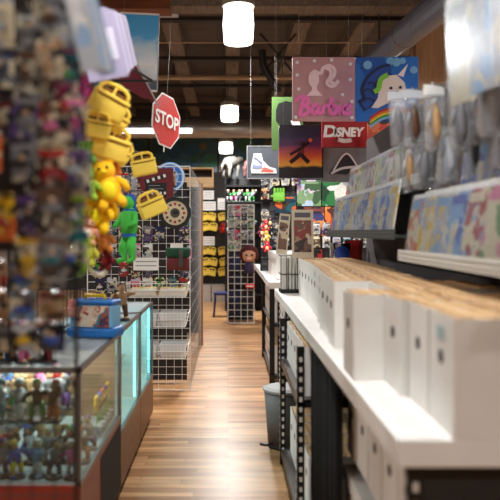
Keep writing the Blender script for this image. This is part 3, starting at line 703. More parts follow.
# dial sign
t = thing('dial_sign', 'round dial sign with black rim and cream face on the wire rack', 'sign', P(175, 213, 6.38), (0, 0, R(6)))
m = MB(); m.ring(.115, .15, -.012, .012, BLACK, 40); part(t, 'rim', m)
m = MB(); m.cyl((0, -.004, 0), (0, .006, 0), .117, mat((226, 208, 172), .5), n=40); part(t, 'face', m)
m = MB(); m.cyl((0, -.01, 0), (0, -.004, 0), .045, mat((70, 66, 62), .5), n=24); m.rbox((.005, -.012, .004), (.05, .008, .03), .003, BLACK); part(t, 'hub', m)
for k in range(12):
    a = k*math.pi/6; m = MB(); m.cyl((.084*math.cos(a), -.006, .084*math.sin(a)), (.084*math.cos(a), -.003, .084*math.sin(a)), .013, mat((176, 52, 42) if k % 3 == 0 else (90, 70, 60), .5), n=12); part(t, 'mark', m)
# red poster with black clapper picture
t = thing('poster', 'dark red poster with a black and white striped picture behind the yellow blocks', 'poster', P(157, 186, 6.45))
m = MB(); m.box(-.155, .155, 0, .012, -.16, .17, mat((112, 22, 34), .5)); part(t, 'sheet', m)
m = MB(); m.box(-.11, .09, -.003, 0, -.11, .03, BLACK)
Mr = Matrix.Rotation(R(-18), 4, 'Y')
m.box(-.1, .12, -.004, 0, .05, .09, BLACK, Mr)
for k in range(4): m.box(-.08+.055*k, -.055+.055*k, -.006, -.004, .055, .085, WHITE, Mr)
for k in range(5): m.box(-.095+.04*k, -.075+.04*k, -.005, -.003, -.08+.0*k, -.055, WHITE)
m.box(-.08, .06, -.005, -.003, -.03, -.022, mat(PAL['grey'])); m.box(-.08, .03, -.005, -.003, -.0, .008, mat(PAL['grey'])); part(t, 'picture', m)
# blue round sign
t = thing('round_sign', 'round blue sign with a pale ring behind the dark red poster', 'sign', P(170, 177, 6.75))
m = MB(); m.cyl((0, 0, 0), (0, .015, 0), .15, mat((36, 110, 200), .4), n=40); part(t, 'disc', m)
m = MB(); m.ring(.125, .145, -.004, 0, mat((190, 225, 245), .4), 40); m.ring(.07, .085, -.004, 0, mat((120, 180, 235), .4), 32); m.box(.02, .035, -.004, 0, -.09, .09, mat((190, 225, 245), .4)); part(t, 'ring', m)
# STOP sign
def text(root, body, size, mt, loc, rot=(R(90), 0, 0), shear=0, ext=.003, offs=0, sx=1, name='lettering'):
    c = bpy.data.curves.new(name, 'FONT'); c.body = body; c.size = size; c.align_x = 'CENTER'; c.align_y = 'CENTER'; c.extrude = ext; c.shear = shear; c.offset = offs
    c.materials.append(mt); o = link(name, c, loc, rot, root); dg = bpy.context.evaluated_depsgraph_get(); me = bpy.data.meshes.new_from_object(o.evaluated_get(dg))
    bpy.data.objects.remove(o); o = link(name, me, loc, rot, root); o.scale = (sx, 1, 1); return o
t = thing('stop_sign', 'red octagonal STOP sign hanging slightly tilted above the wire rack', 'sign', P(166.5, 121, 6.3), (0, R(6), R(64)))
RS = .25
oc = [(RS*math.cos(R(22.5+45*k)), RS*math.sin(R(22.5+45*k))) for k in range(8)]
RED = mat((196, 34, 26), .4)
m = MB(); m.prism([(a*1.05, b*1.05) for a, b in oc], 0, .006, WHITE); part(t, 'border', m)
m = MB(); m.prism([(a*.985, b*.985) for a, b in oc], -.003, .008, RED); part(t, 'face', m)
text(t, 'STOP', .172, WHITE, (0, -.006, .0), offs=.004)
m = MB(); m.box(-.006, .006, .008, .014, -.29, .25, WHITE); part(t, 'post', m)
m = MB(); m.tube([(0, .01, .2), (0, .01, 1.75)], .0014, DARKW, n=4); part(t, 'hanging_wire', m)
# sky poster upper left and red pennant
SKY = gradient_mat([(0, (40, 46, 60)), (.1, (60, 66, 80)), (.16, (205, 215, 225)), (.36, (250, 252, 255)), (.55, (200, 228, 250)), (.72, (80, 185, 250)), (1, (60, 175, 250))], -.30, .30, .5, 6)
t = thing('poster', 'tall blue sky poster with white clouds hanging at the upper left', 'poster', P(139, 52, 5.2), (0, R(1.5), R(4)))
m = MB(); m.box(-.145, .145, 0, .008, -.29, .29, SKY); part(t, 'sheet', m)
m = MB(); m.box(-.15, .15, -.003, .011, .285, .3, WHITE); m.box(-.15, .15, -.003, .011, -.3, -.285, WHITE); m.box(.142, .15, -.003, .011, -.3, .3, mat((160, 165, 175))); part(t, 'frame', m)
m = MB()
for s in (-.12, .12): m.tube([(s, .004, .29), (s, .004, 1.4)], .0013, DARKW, n=4)
part(t, 'hanging_wire', m)
t = thing('pennant', 'dark red triangular pennant hanging beneath the sky poster', 'pennant', P(124, 60, 4.9), (0, 0, R(10)))
m = MB(); m.prism([(-.06, .12), (.02, .08), (.22, -.28), (.13, -.27), (-.03, -.17)], 0, .006, mat((112, 20, 34), .7)); part(t, 'cloth', m)
m = MB(); m.tube([(0, 0, .14), (0, 0, 1.95)], .0013, DARKW, n=4); part(t, 'hanging_wire', m)
m = MB(); m.cyl((.0, -.004, .15), (.25, -.004, -.33), .006, mat((190, 185, 190), .4), n=6); part(t, 'rod', m)
# plush/curly pile on the rack behind red poster at px 128,170 : white and dark goods shelf
t = thing('wall_shelf', 'black shelf of small grey boxed toys behind the yellow foam blocks', 'shelf', P(125, 190, 6.0))
m = MB(); m.box(-.2, .14, 0, .2, -.01, .0, BLACK); part(t, 'board', m)
for k in range(4):
    m = MB(); m.box(-.03, .03, 0, .06, 0, .13, art([PAL['silver'], PAL['navy'], PAL['grey'], PAL['white']], 40)); m.box(-.022, .022, -.001, 0, .03, .1, mat(PAL['silver'], .2))
    solo('toy_box', m, 'small grey boxed toy on the black shelf behind the foam blocks, %s from left' % ORD[k], 'toy box', P(125, 190, 6.0)+Vector((-.15+.075*k, .03, .0005)), (0, 0, R(5*k-6)), 'grey boxed toys on the black shelf')
# ================================================================== FAR LEFT-CENTRE BACKGROUND
FL = 44.2 # px/m at 15.4
m_ = thing('slatwall_display', 'tall black peg display of yellow toys at the end of the aisle', 'display', (-.36, 15.4, 0))
m = MB(); m.box(-.42, .45, .02, .06, 0, 2.9, mat((30, 26, 24), .7)); part(m_, 'back_panel', m)
m = MB(); m.box(-.42, .45, -.35, .02, 0, .36, mat((172, 160, 148), .5)); m.box(-.02, .0, -.352, -.35, 0, .36, BLACK); part(m_, 'base_cabinet', m)
k = 0
for ri, py in enumerate((213, 223, 247, 258, 268)):
    for ci in range(3):
        px = 203.5+9*ci+(ri % 2)*1.5
        p = P(px, py, 15.3)
        if ri == 1 and ci == 2:
            spawn('plush_toy', plush_proto((190, 40, 30), (220, 60, 40), 0), 'small red plush toy among the yellow toys at the aisle end', 'plush toy', p, (0, 0, 0), None, .9); continue
        part(m_, 'hook', hook_mesh(.1), loc=p-Vector((-.36, 15.38, 0))); k += 1
        spawn('foam_block_toy', block_proto(), 'yellow foam toy on the far peg display, row %s from top, %s from left' % (['one', 'two', 'three', 'four', 'five'][ri], ORD[ci]),
              'foam toy', p, (0, R(12 if ci % 2 else -12), 0), 'yellow foam toys at the end of the aisle', 1.12)
for px, py, w, h, lb in ((208.5, 195, .24, .2, 'upper white card on the peg display left of centre'), (209, 206, .30, .2, 'second white card under the upper one'), (223, 204, .24, .26, 'white card to the right of the stacked pair'), (208, 241, .30, .2, 'white card between the yellow toy rows'),):
    m = MB(); m.box(-w/2, w/2, 0, .008, -h/2, h/2, WHITE)
    for q in range(3): m.box(-w/2+.03, w/2-.03, -.001, 0, -h/2+.05+.05*q, -h/2+.06+.05*q, mat(PAL['grey']))
    solo('price_card', m, lb, 'sign', P(px, py, 15.25), (0, 0, 0), 'white cards on the far peg display')
t = thing('wooden_crate', 'pale wooden open shelf box on top of the far rack', 'shelf', P(197, 187, 10.45))
PW = wood_mat((205, 165, 112), (226, 190, 140), (1, 12, 12), .5, 'pale_pine')
m = MB(); m.box(-.25, .25, 0, .3, 0, .15, PW); m.box(-.24, .23, 0, .3, .28, .3, PW); m.box(-.25, -.23, 0, .3, .15, .3, PW); m.box(.23, .25, 0, .3, .15, .3, PW); m.box(-.23, .23, .28, .3, .15, .28, mat((40, 24, 18))); part(t, 'box', m)
t = thing('tall_shelving', 'dark tall shelving block supporting the pale wooden shelf box', 'shelving', (-.76, 10.4, 0))
m = MB(); m.box(-.32, .30, 0, .5, 0, .08, BLACK)
for z in (.6, 1.1, 1.6, 2.2): m.box(-.32, .30, 0, .5, z, z+.03, BLACK)
m.box(-.34, -.31, 0, .5, 0, 2.23, BLACK); m.box(.29, .32, 0, .5, 0, 2.23, BLACK); m.box(-.32, .3, .48, .5, 0, 2.2, mat((52, 44, 48))); part(t, 'frame', m)
# boxes on that shelving
for k in range(10):
    z = (.63, 1.13, 1.63)[k % 3] if k < 9 else 1.13; x = -.97+.17*(k//3)
    if k == 9: continue
    m = MB(); a, b = rr[k % 10]; m.box(-.07, .07, 0, .1, 0, .3, art_of(a, b, 'silver', 16)); m.box(-.05, .05, -.001, 0, .05, .2, mat(PAL[b], .2))
    solo('toy_box', m, '%s and %s boxed toy on dark shelving behind the white rack, %s' % (a, b, ['bottom left', 'middle left', 'top left', 'bottom centre', 'middle centre', 'top centre', 'bottom right', 'middle right', 'top right'][k]), 'toy box', (x, 10.45, z+.0), (0, 0, 0), 'boxed toys on the dark shelving')
# murals on the back wall
MUR = gradient_mat([(0, (30, 44, 50)), (.35, (40, 72, 92)), (.55, (48, 98, 118)), (.75, (36, 64, 74)), (1, (50, 80, 66))], -.6, .6, 1.2, 3)
def mural(px0, px1, py0, py1, lb):
    x0, z1 = XZ(px0, py0, 17.9); x1, z0 = XZ(px1, py1, 17.9)
    t = thing('wall_mural', lb, 'mural', ((x0+x1)/2, 17.9, (z0+z1)/2)); w = (x1-x0)/2; h = (z1-z0)/2
    m = MB(); m.box(-w, w, 0, .05, -h, h, MUR); part(t, 'canvas', m)
    m = MB(); m.box(-w, w, -.01, 0, -h, -h+.03, mat((90, 80, 66))); m.box(-w, -w+.03, -.01, 0, -h, h, mat((90, 80, 66))); part(t, 'frame', m)
    m = MB()
    random.seed(int(px0))
    for k in range(9):
        x = random.uniform(-w*.9, w*.9); z = random.uniform(-h*.7, h*.8); m.cyl((x, -.006-.0005*k, z), (x, 0, z), random.uniform(.08, .22), mat(random.choice([(44, 92, 58), (52, 102, 84), (88, 76, 54), (36, 78, 106)]), .7), n=14)
    part(t, 'painted_foliage', m)
mural(150, 217, 139, 180, 'dark teal jungle mural on the back wall, left of the small lamp')
mural(219, 300, 139, 180, 'dark teal mural on the back wall, right of the small lamp')
mural(60, 148, 139, 182, 'dark teal mural on the back wall behind the hanging yellow toys')
# animals on top of the far black shelf
t = thing('black_shelving', 'black shelving unit with pale models on top near the aisle end', 'shelving', (.08, 13.2, 0))
m = MB()
for z in (.3, .9, 1.5, 2.1, 2.42): m.box(-.14, .62, 0, .4, z, z+.03, BLACK)
for x in (-.14, .6): m.box(x, x+.02, 0, .4, 0, 2.6, BLACK)
m.box(-.14, .62, .38, .4, 0, 2.6, mat((34, 30, 34))); part(t, 'frame', m)
def beast(loc, c, lb, c2=None, s=1.0, rz=0):
    A = mat(c, .6); B = mat(c2 or c, .6)
    t = thing('animal_model', lb, 'animal model', loc, (0, 0, rz)); t.scale = (s,)*3
    m = MB(); m.tube([(-.22, 0, .24), (-.12, 0, .27), (.06, 0, .3), (.16, 0, .27), (.2, 0, .24)], 0, A, n=12, rs=[.06, .1, .11, .09, .05])
    m.tube([(.16, 0, .28), (.24, 0, .34), (.3, 0, .38)], 0, A, n=10, rs=[.07, .055, .045]); m.ell((.34, 0, .37), (.08, .045, .045), A)
    for x, y in ((-.16, .06), (-.16, -.06), (.12, .06), (.12, -.06)):
        m.tube([(x, y, .24), (x+.01, y, .14), (x-.01, y, .07), (x, y, 0)], 0, A, n=8, rs=[.055, .035, .025, .03])
    m.tube([(-.22, 0, .26), (-.3, 0, .22), (-.34, 0, .1)], 0, A, n=8, rs=[.03, .02, .008]); part(t, 'body', m, True)
    m = MB(); m.ell((0, 0, .3), (.13, .112, .085), B); part(t, 'saddle', m, True)
beast(Vector((.06, 13.4, 2.6)), (104, 101, 95), 'pale grey four-legged animal model on the left of the black shelving top', s=1.1, rz=1.05)
beast(Vector((.44, 13.4, 2.6)), (96, 56, 52), 'reddish brown animal model on the right of the black shelving top', (120, 100, 92), s=.95, rz=1.2)
random.seed(3)
for k in range(12):
    px = 229+(k % 6)*4.6; row = k//6; py = 194 if row == 0 else 207
    c = ['silver', 'green', 'white', 'black', 'grey', 'pink'][(k*5) % 6]
    p = P(px, 0, 13.25); z = 2.13 if row == 0 else 1.53
    spawn('toy_figurine', fig_proto(c, ['black', 'green', 'silver'][k % 3], kind=k % 3), '%s figurine on the %s level of the black shelving, %s from left' % (c, ['upper', 'lower'][row], ORD[k % 6]), 'figurine', (p.x, p.y, z), (0, 0, 0), 'figurines on the black shelving', 1.7)
# low grey cabinet / navy stool behind grid
t = thing('folding_stool', 'small navy blue stool on the floor left of the far grid panel', 'stool', P(221, 314, 12.4)*1); t.location.z = 0
m = MB(); m.rbox((0, 0, .42), (.26, .26, .05), .015, mat((26, 34, 96), .6)); part(t, 'seat', m)
for a, b in ((-1, -1), (-1, 1), (1, -1), (1, 1)):
    m = MB(); m.cyl((a*.1, b*.1, .4), (a*.13, b*.13, 0), .018, mat((26, 34, 96), .5), n=8); part(t, 'leg', m)
# --- far grid panel Y=11.5 with goods
fg = thing('wire_grid_panel', 'tall white wire grid tower of black bags facing the aisle end', 'rack', (.0, 11.5, 0))
part(fg, 'wire_grid', grid_mesh(.44, 2.0, .11, WIREW, .005, .009))
part(fg, 'side_grid', grid_mesh(.5, 2.0, .11, WIREW, .004, .008), rot=(0, 0, R(90)))
m = MB(); m.box(.0, .44, .48, .5, 0, 2.0, mat((28, 26, 32))); part(fg, 'back_panel', m)
for k in range(8):
    x = .12+.21*(k % 2); z = .06+.27*(k//2)
    c = [(26, 30, 48), (20, 20, 26), (24, 34, 70), (34, 30, 40)][k % 4]
    m = MB(); m.rbox((0, 0, .12), (.2, .16, .23), .03, mat(c, .8, 0, .3), seg=2); m.tube([(-.05, -.05, .23), (-.04, -.05, .27), (.04, -.05, .27), (.05, -.05, .23)], .006, BLACK)
    solo('cloth_bag', m, 'dark cloth bag in the far grid tower, %s on the %s' % (['lowest', 'second lowest', 'third', 'fourth'][k//2], ['left', 'right'][k % 2]), 'bag', (x, 11.68, z), (0, 0, 0), 'dark bags in the far grid tower')
m = MB(); m.rbox((0, 0, 0), (.16, .08, .07), .02, mat((190, 30, 30), .7)); m.box(-.06, .06, -.042, -.04, -.01, .01, WHITE)
solo('red_pouch', m, 'small red pouch hanging on the far grid tower', 'pouch', P(250, 286, 11.42), smooth=False)
spawn('plush_toy', [('head', MB().ell((0, 0, 0), (.13, .11, .12), mat((206, 150, 116), .8), nu=16, nv=10).mesh('head', True)),
      ('hair', MB().ell((0, .03, .05), (.15, .12, .12), mat((82, 24, 24), .9)).ell((-.11, 0, .0), (.05, .06, .1), mat((82, 24, 24), .9)).ell((.11, 0, .0), (.05, .06, .1), mat((82, 24, 24), .9)).mesh('hair', True)),
      ('face', MB().ell((-.045, -.1, .0), (.02, .015, .02), BLACK).ell((.045, -.1, .0), (.02, .015, .02), BLACK).box(-.04, .04, -.11, -.1, -.06, -.05, WHITE).mesh('face')),
      ('body', MB().tube([(0, 0, -.1), (0, 0, -.18), (0, 0, -.3)], 0, mat((50, 40, 70), .8), rs=[.04, .08, .09], n=10).mesh('body', True))],
      'doll with dark red hair hanging on the far grid tower', 'doll', P(249, 255, 11.25))
random.seed(9)
for ri, z in enumerate((1.98, 1.78, 1.58, 1.4)):
    for ci in range(4):
        if ri == 3 and ci > 1: continue
        a, b = [('silver', 'grey'), ('grey', 'black'), ('pink', 'red'), ('green', 'silver'), ('brown', 'silver'), ('cream', 'grey')][(ri*3+ci*2) % 6]
        part(fg, 'hook', hook_mesh(.08), loc=(.05+.11*ci, 0, z))
        spawn('blister_pack', pack_proto(a, b, .1, .17, 'silver'), '%s and %s carded toy on the far grid tower, row %s, %s from left' % (a, b, ['one', 'two', 'three', 'four'][ri], ORD[ci]), 'toy pack', (.05+.11*ci, 11.44, z+.002), (0, 0, 0), 'carded toys on the far grid tower')
# ================================================================== HANGING SIGNS, RIGHT OF CENTRE
def panel(name, lb, cat, px0, px1, py0, py1, D, mt, rz=0, wires=True, group=None, edge=None, th=.03):
    x0, z1 = XZ(px0, py0, D); x1, z0 = XZ(px1, py1, D); w = (x1-x0)/2; h = (z1-z0)/2
    t = thing(name, lb, cat, ((x0+x1)/2, D, (z0+z1)/2), (0, 0, R(rz)), group)
    m = MB(); m.box(-w, w, 0, th, -h, h, mt); part(t, 'canvas', m)
    if edge:
        m = MB(); e = .008
        m.box(-w-e, w+e, -.004, th, h, h+e, edge); m.box(-w-e, w+e, -.004, th, -h-e, -h, edge); m.box(-w-e, -w, -.004, th, -h, h, edge); m.box(w, w+e, -.004, th, -h, h, edge); part(t, 'frame', m)
    if wires:
        m = MB()
        for s in (-w*.8, w*.8): m.tube([(s, th/2, h), (s, th/2, 4.62-(z0+z1)/2)], .0013, DARKW, n=4)
        part(t, 'hanging_wire', m)
    return t, w, h
def stroke(pts, sx, sz, r, mt, y=-.004, ox=0, oz=0, n=6):
    """flattened smooth stroke through 2-d points"""
    P_ = [Vector((p[0], 0, p[1])) for p in pts]; out = []
    for i in range(len(P_)-1):
        p0 = P_[max(i-1, 0)]; p1 = P_[i]; p2 = P_[i+1]; p3 = P_[min(i+2, len(P_)-1)]
        for k in range(6):
            t = k/6; out.append(.5*((2*p1)+(-p0+p2)*t+(2*p0-5*p1+4*p2-p3)*t*t+(-p0+3*p1-3*p2+p3)*t**3))
    out.append(P_[-1]); out = [Vector((ox+v.x*sx, y, oz+v.z*sz)) for v in out]
    # ribbon
    vs = []
    for i, p in enumerate(out):
        d = (out[min(i+1, len(out)-1)]-out[max(i-1, 0)]).normalized(); nn = Vector((-d.z, 0, d.x))
        for yy in (0, .004): vs += [p+nn*r+Vector((0, yy, 0)), p-nn*r+Vector((0, yy, 0))]
    fs = []
    for i in range(len(out)-1):
        a = 4*i; b = a+4; fs += [(a, a+1, b+1, b), (a+2, b+2, b+3, a+3), (a, b, b+2, a+2), (a+1, a+3, b+3, b+1)]
    fs += [(0, 2, 3, 1), (4*(len(out)-1), 4*(len(out)-1)+1, 4*(len(out)-1)+3, 4*(len(out)-1)+2)]
    return MB().add(vs, fs, mt)
def join(mbs):
    r = MB()
    for b in mbs:
        k = len(r.v); r.v += b.v
        for f, fm in zip(b.f, b.fm): r.f.append([i+k for i in f]); r.fm.append(r.mi(b.m[fm]))
    return r
# pink sign
PK = mat((206, 150, 152), .6, 0, 0, .08); PKL = mat((255, 218, 222), .5); HOT = mat((255, 118, 190), .5)
t, w, h = panel('shop_sign', 'square pink Barbie sign with a ponytail head silhouette hanging at upper right', 'sign', 292.5, 355, 57, 121, 5.6, PK)
U = w  # half width
m = join([
 MB().prism([(-.32*U+.2*U*math.cos(a)*.85, .32*U+.27*U*math.sin(a)) for a in [i*math.pi/12 for i in range(24)]], -.005, -.0, PKL),
 MB().prism([(-.38*U, .2*U), (-.22*U, .16*U), (-.22*U, -.02*U), (-.05*U, -.22*U), (-.55*U, -.22*U), (-.38*U, -.04*U)], -.0055, -.0, PKL),
 stroke([(-.34, .58), (-.1, .5), (-.02, .66), (.18, .74), (.34, .62), (.32, .42), (.2, .28), (.34, .16), (.48, .26)], U, U, .055*U, PKL, -.006),
 stroke([(.06, .66), (.2, .6), (.22, .42), (.1, .2), (.24, .08), (.4, .14)], U, U, .05*U, PKL, -.007)])
part(t, 'head_silhouette', m)
m = MB(); 
for a, b in ((-.85, .85), (-.3, .9), (.25, .93), (.85, .8), (-.8, 0), (.85, .3), (.6, -.18), (.9, -.4), (-.9, -.9), (.9, -.92), (-.85, .45)): m.cyl((a*U, -.004, b*U), (a*U, 0, b*U), .055*U, WHITE, n=12)
part(t, 'dots', m)
r_ = .038*U; S = 1.0
L_ = [[(-.74, -.78), (-.66, -.5), (-.6, -.32)], [(-.86, -.42), (-.74, -.3), (-.55, -.3), (-.46, -.42), (-.56, -.54), (-.68, -.56)], [(-.66, -.56), (-.5, -.58), (-.46, -.7), (-.58, -.8), (-.78, -.78)],
      [(-.16, -.56), (-.28, -.52), (-.36, -.66), (-.28, -.78), (-.18, -.7), (-.12, -.54)], [(-.14, -.58), (-.14, -.74), (-.04, -.76)],
      [(.02, -.54), (.0, -.78)], [(.0, -.66), (.08, -.54), (.17, -.56)],
      [(.28, -.3), (.22, -.55), (.22, -.74), (.34, -.78), (.42, -.66), (.36, -.55), (.24, -.6)],
      [(.52, -.54), (.5, -.74), (.56, -.77)], [(.55, -.42), (.56, -.39)],
      [(.66, -.66), (.8, -.6), (.78, -.52), (.68, -.56), (.64, -.68), (.72, -.78), (.88, -.74)]]
part(t, 'lettering', join([stroke(s, U*1.02, U*1.1, r_*1.6, HOT, -.006-.0004*i, ox=-.02*U, oz=.06*U) for i, s in enumerate(L_)]), label='pink script reading Barbie')
# unicorn sign
SKB = art([(22, 92, 190), (30, 110, 205), (18, 84, 178)], 5, .6, .1)
t, w, h = panel('shop_sign', 'bright blue unicorn head sign with rainbow hanging beside the pink one', 'sign', 356, 418, 57, 121, 5.3, SKB, rz=-3)
part(t, 'cloud', join([MB().cyl((x*w, -.004, z*w), (x*w, 0, z*w), r*w, mat((120, 180, 230), .6), n=16) for x, z, r in ((-.62, .78, .14), (.1, .9, .12), (.3, .86, .14), (.5, .9, .1), (.85, .6, .12))]))
NAVY = mat((12, 32, 84), .6); MB1 = mat((24, 70, 160), .6)
m = join([stroke([(.12, .62), (-.2, .55), (-.5, .3), (-.66, 0), (-.6, -.35), (-.85, -.55)], w, w, .2*w, NAVY, -.005),
          stroke([(.1, .6), (-.2, .52), (-.48, .28), (-.6, 0), (-.55, -.35), (-.75, -.55)], w, w, .13*w, MB1, -.007),
          stroke([(-.8, -.1), (-.6, -.0), (-.4, -.15)], w, w, .03*w, NAVY, -.009), stroke([(-.78, -.4), (-.6, -.3), (-.4, -.4)], w, w, .03*w, NAVY, -.0095), stroke([(-.62, .2), (-.45, .2), (-.32, .05)], w, w, .03*w, NAVY, -.01)])
part(t, 'mane', m)
part(t, 'green_lock', stroke([(.02, .45), (-.2, .3), (-.28, 0), (-.42, -.1)], w, w, .08*w, mat((130, 205, 60), .6), -.012))
m = MB(); m.prism([(a*w, b*w) for a, b in ((-.22, .2), (.0, .42), (.3, .45), (.55, .2), (.62, -.15), (.45, -.4), (.1, -.42), (-.3, -.62), (-.5, -.6), (-.3, -.3))], -.009, -.001, mat((240, 225, 222), .6)); part(t, 'face', m)
m = MB(); m.cyl((.12*w, -.012, .02*w), (.12*w, -.009, .02*w), .05*w, NAVY, n=12); m.cyl((.42*w, -.012, .04*w), (.42*w, -.009, .04*w), .05*w, NAVY, n=12); part(t, 'eye', m)
m = MB(); m.prism([(.34*w, .44*w), (.52*w, .38*w), (.66*w, .8*w)], -.008, 0, mat((245, 235, 240), .5)); part(t, 'horn', m)
part(t, 'rainbow', join([stroke([(-.55, -.95), (-.2, -.72), (.2, -.62), (.6, -.66), (.9, -.8)], w, w, .035*w, mat(PAL[c], .6), -.013-.001*i, oz=-.07*w*i) for i, c in enumerate(('red', 'orange', 'yellow', 'green', 'light blue'))]))
# DISNEY sign
t, w, h = panel('shop_sign', 'dark red sign with white DISNEY lettering under the pink sign', 'sign', 322, 368, 121.5, 147, 6.6, mat((156, 22, 26), .5))
text(t, 'D', h*1.25, WHITE, (-.68*w, -.005, .18*h), shear=.1, offs=.006, sx=1.15); text(t, 'iSNEY', h*.95, WHITE, (.12*w, -.005, .12*h), shear=.15, offs=.006, sx=.92)
part(t, 'underline', stroke([(-.3, -.42), (0, -.52), (.28, -.46)], w, h, .02, WHITE, -.005))
# green panel behind (plain shapes)
t, w, h = panel('art_print', 'green art print with a plain black patch, partly behind the pink sign', 'art print', 272, 303, 97, 150, 7.4, mat((70, 102, 44), .6))
part(t, 'black_patch', MB().prism([(a*w, b*h) for a, b in ((-.6, .75), (-.1, .85), (.6, .75), (.8, .2), (.6, -.3), (.1, -.7), (-.5, -.6), (-.3, -.1), (-.75, .1), (-.75, .5))], -.005, 0, BLACK))
part(t, 'white_patch', MB().prism([(a*w, b*h) for a, b in ((.2, .1), (.7, .2), (.9, -.2), (.5, -.35))], -.007, 0, WHITE))
# sunset poster
SUN = gradient_mat([(0, (16, 14, 20)), (.2, (24, 16, 22)), (.24, (255, 196, 60)), (.38, (245, 130, 55)), (.52, (190, 80, 100)), (.62, (90, 50, 110)), (.78, (26, 30, 62)), (1, (16, 20, 40))], -.27, .27, .08, 9)
t, w, h = panel('poster', 'sunset poster with a leaping figure under the pink sign', 'poster', 279, 323, 125, 178, 6.9, SUN)
FIG = mat((40, 16, 26), .6)
part(t, 'leaping_figure', join([stroke([(-.02, -.1), (.02, .15)], w, h, .03, mat((120, 50, 50), .6), -.006), stroke([(-.02, -.1), (-.3, -.3), (-.5, -.42)], w, h, .02, FIG, -.007), stroke([(.0, -.1), (.18, -.28), (.36, -.42)], w, h, .02, FIG, -.008),
     stroke([(.0, .12), (-.25, .0), (-.5, -.12)], w, h, .013, FIG, -.009), stroke([(.02, .14), (.2, .24), (.38, .36)], w, h, .013, FIG, -.01), MB().cyl((.02, -.012, .27*h), (.02, -.004, .27*h), .022, FIG, n=12), MB().cyl((.42*w, -.012, .42*h), (.42*w, -.004, .42*h), .02, mat((220, 110, 50)), n=12)]))
# sneaker canvas
t, w, h = panel('art_print', 'grey canvas with a white high-top sneaker left of the sunset poster', 'art print', 247.5, 280, 146.5, 178, 7.6, mat((70, 74, 82), .6, 0, 0, .25), edge=mat((150, 150, 150), .4))
part(t, 'sneaker', join([MB().prism([(a*w, b*h) for a, b in ((-.75, -.7), (-.8, -.4), (-.7, .1), (-.62, .55), (-.15, .55), (-.05, .1), (.35, -.3), (.75, -.42), (.8, -.7))], -.006, 0, WHITE),
     MB().prism([(a*w, b*h) for a, b in ((-.2, -.62), (.0, -.3), (.6, -.5), (.6, -.64))], -.008, -.006, mat((190, 90, 80), .6)), stroke([(-.6, .3), (-.3, .1), (-.1, -.1)], w, h, .012, mat((120, 130, 160)), -.009), stroke([(-.7, -.25), (-.4, -.3), (-.1, -.25)], w, h, .02, mat((130, 140, 170)), -.01)]))
# grey print with triangle
t, w, h = panel('art_print', 'grey speckled print with a black and silver wedge under the red sign', 'art print', 322, 367, 148, 182, 6.9, mat((96, 96, 98), .7, 0, 0, .3))
part(t, 'wedge', join([MB().prism([(a*w, b*h) for a, b in ((-.7, -.5), (-.1, .6), (.2, .65), (.6, -.2), (.1, -.55))], -.006, 0, BLACK), stroke([(-.6, -.5), (-.1, -.2), (.6, -.1)], w, h, .012, mat((180, 180, 180)), -.009),
     stroke([(-.5, -.35), (-.1, .5), (.2, .6), (.62, -.2)], w, h, .008, mat((190, 190, 190)), -.01)]))
t, w, h = panel('poster', 'orange and brown picture poster right of the red sign', 'poster', 368, 392, 122, 172, 6.4, art([(180, 70, 40), (90, 40, 30), (200, 110, 60), (60, 40, 36), (200, 60, 40)], 12))
t, w, h = panel('art_print', 'small dark print with red stripe above the comic racks', 'art print', 246, 281, 160, 178, 9.2, mat((40, 46, 60), .5), wires=False) if False else (None, 0, 0)
# wall behind the comics (grid wall Y=8.6)
gw = thing('wire_grid_panel', 'black wire grid wall behind the boxes holding colourful prints', 'rack', (.42, 8.7, 1.04))
part(gw, 'wire_grid', grid_mesh(1.9, 1.31, .09, STEEL, .004, .008))
m = MB(); m.box(0, 1.9, .02, .04, 0, 1.3, mat((50, 46, 50), .8)); part(gw, 'back_panel', m)
# prints on it
def gp(px0, px1, py0, py1, cols, lb, sc=10, D=8.685, rz=0, ry=0):
    x0, z1 = XZ(px0, py0, D); x1, z0 = XZ(px1, py1, D); w = (x1-x0)/2; h = (z1-z0)/2
    t = thing('print', lb, 'print', ((x0+x1)/2, D, (z0+z1)/2), (0, R(ry), R(rz)), 'prints on the black grid wall')
    m = MB(); m.box(-w, w, 0, .006, -h, h, art(cols, sc)); part(t, 'sheet', m)
    m = MB(); m.box(-w*.8, w*.8, -.002, 0, h*.7, h*.88, mat(cols[-1], .5)); part(t, 'title_strip', m)
gp(297, 321, 180, 206, [(90, 120, 90), (200, 180, 200), (60, 90, 60), (170, 190, 210), (120, 150, 110)], 'pale green and lilac print at the middle top of the black grid wall')
gp(322, 346, 178, 206, [(20, 26, 24), (40, 110, 60), (210, 210, 205), (24, 60, 40), (230, 230, 225)], 'print with dark green claw marks on white, upper right of grid wall')
gp(304, 324, 207, 236, [(216, 100, 50), (60, 60, 110), (230, 150, 90), (40, 40, 60), (120, 60, 50)], 'orange and navy print below the pale green one on the grid wall', 11)
gp(325, 345, 207, 236, [(226, 120, 60), (235, 160, 100), (120, 60, 40), (200, 80, 40), (80, 40, 30)], 'orange print beneath the claw mark print on the grid wall', 11)
gp(275, 296, 196, 213, [(30, 80, 90), (210, 110, 50), (60, 50, 40), (24, 50, 66), (190, 90, 40)], 'teal and orange print at the left of the black grid wall')
gp(262, 274, 178, 200, [(60, 60, 70), (110, 110, 120), (200, 200, 205), (36, 36, 44), (160, 160, 170)], 'grey print at the left end of the black grid wall')
gp(346, 362, 184, 226, [(70, 66, 70), (180, 60, 40), (210, 200, 190), (36, 36, 44), (120, 110, 100)], 'grey and red print at the right end of the black grid wall')
t = thing('foam_hand', 'lime green foam hand hung on the left of the black grid wall', 'foam toy', P(279, 197, 8.66))
m = MB(); m.rbox((0, 0, 0), (.15, .04, .12), .02, mat((110, 175, 60), .7), seg=2)
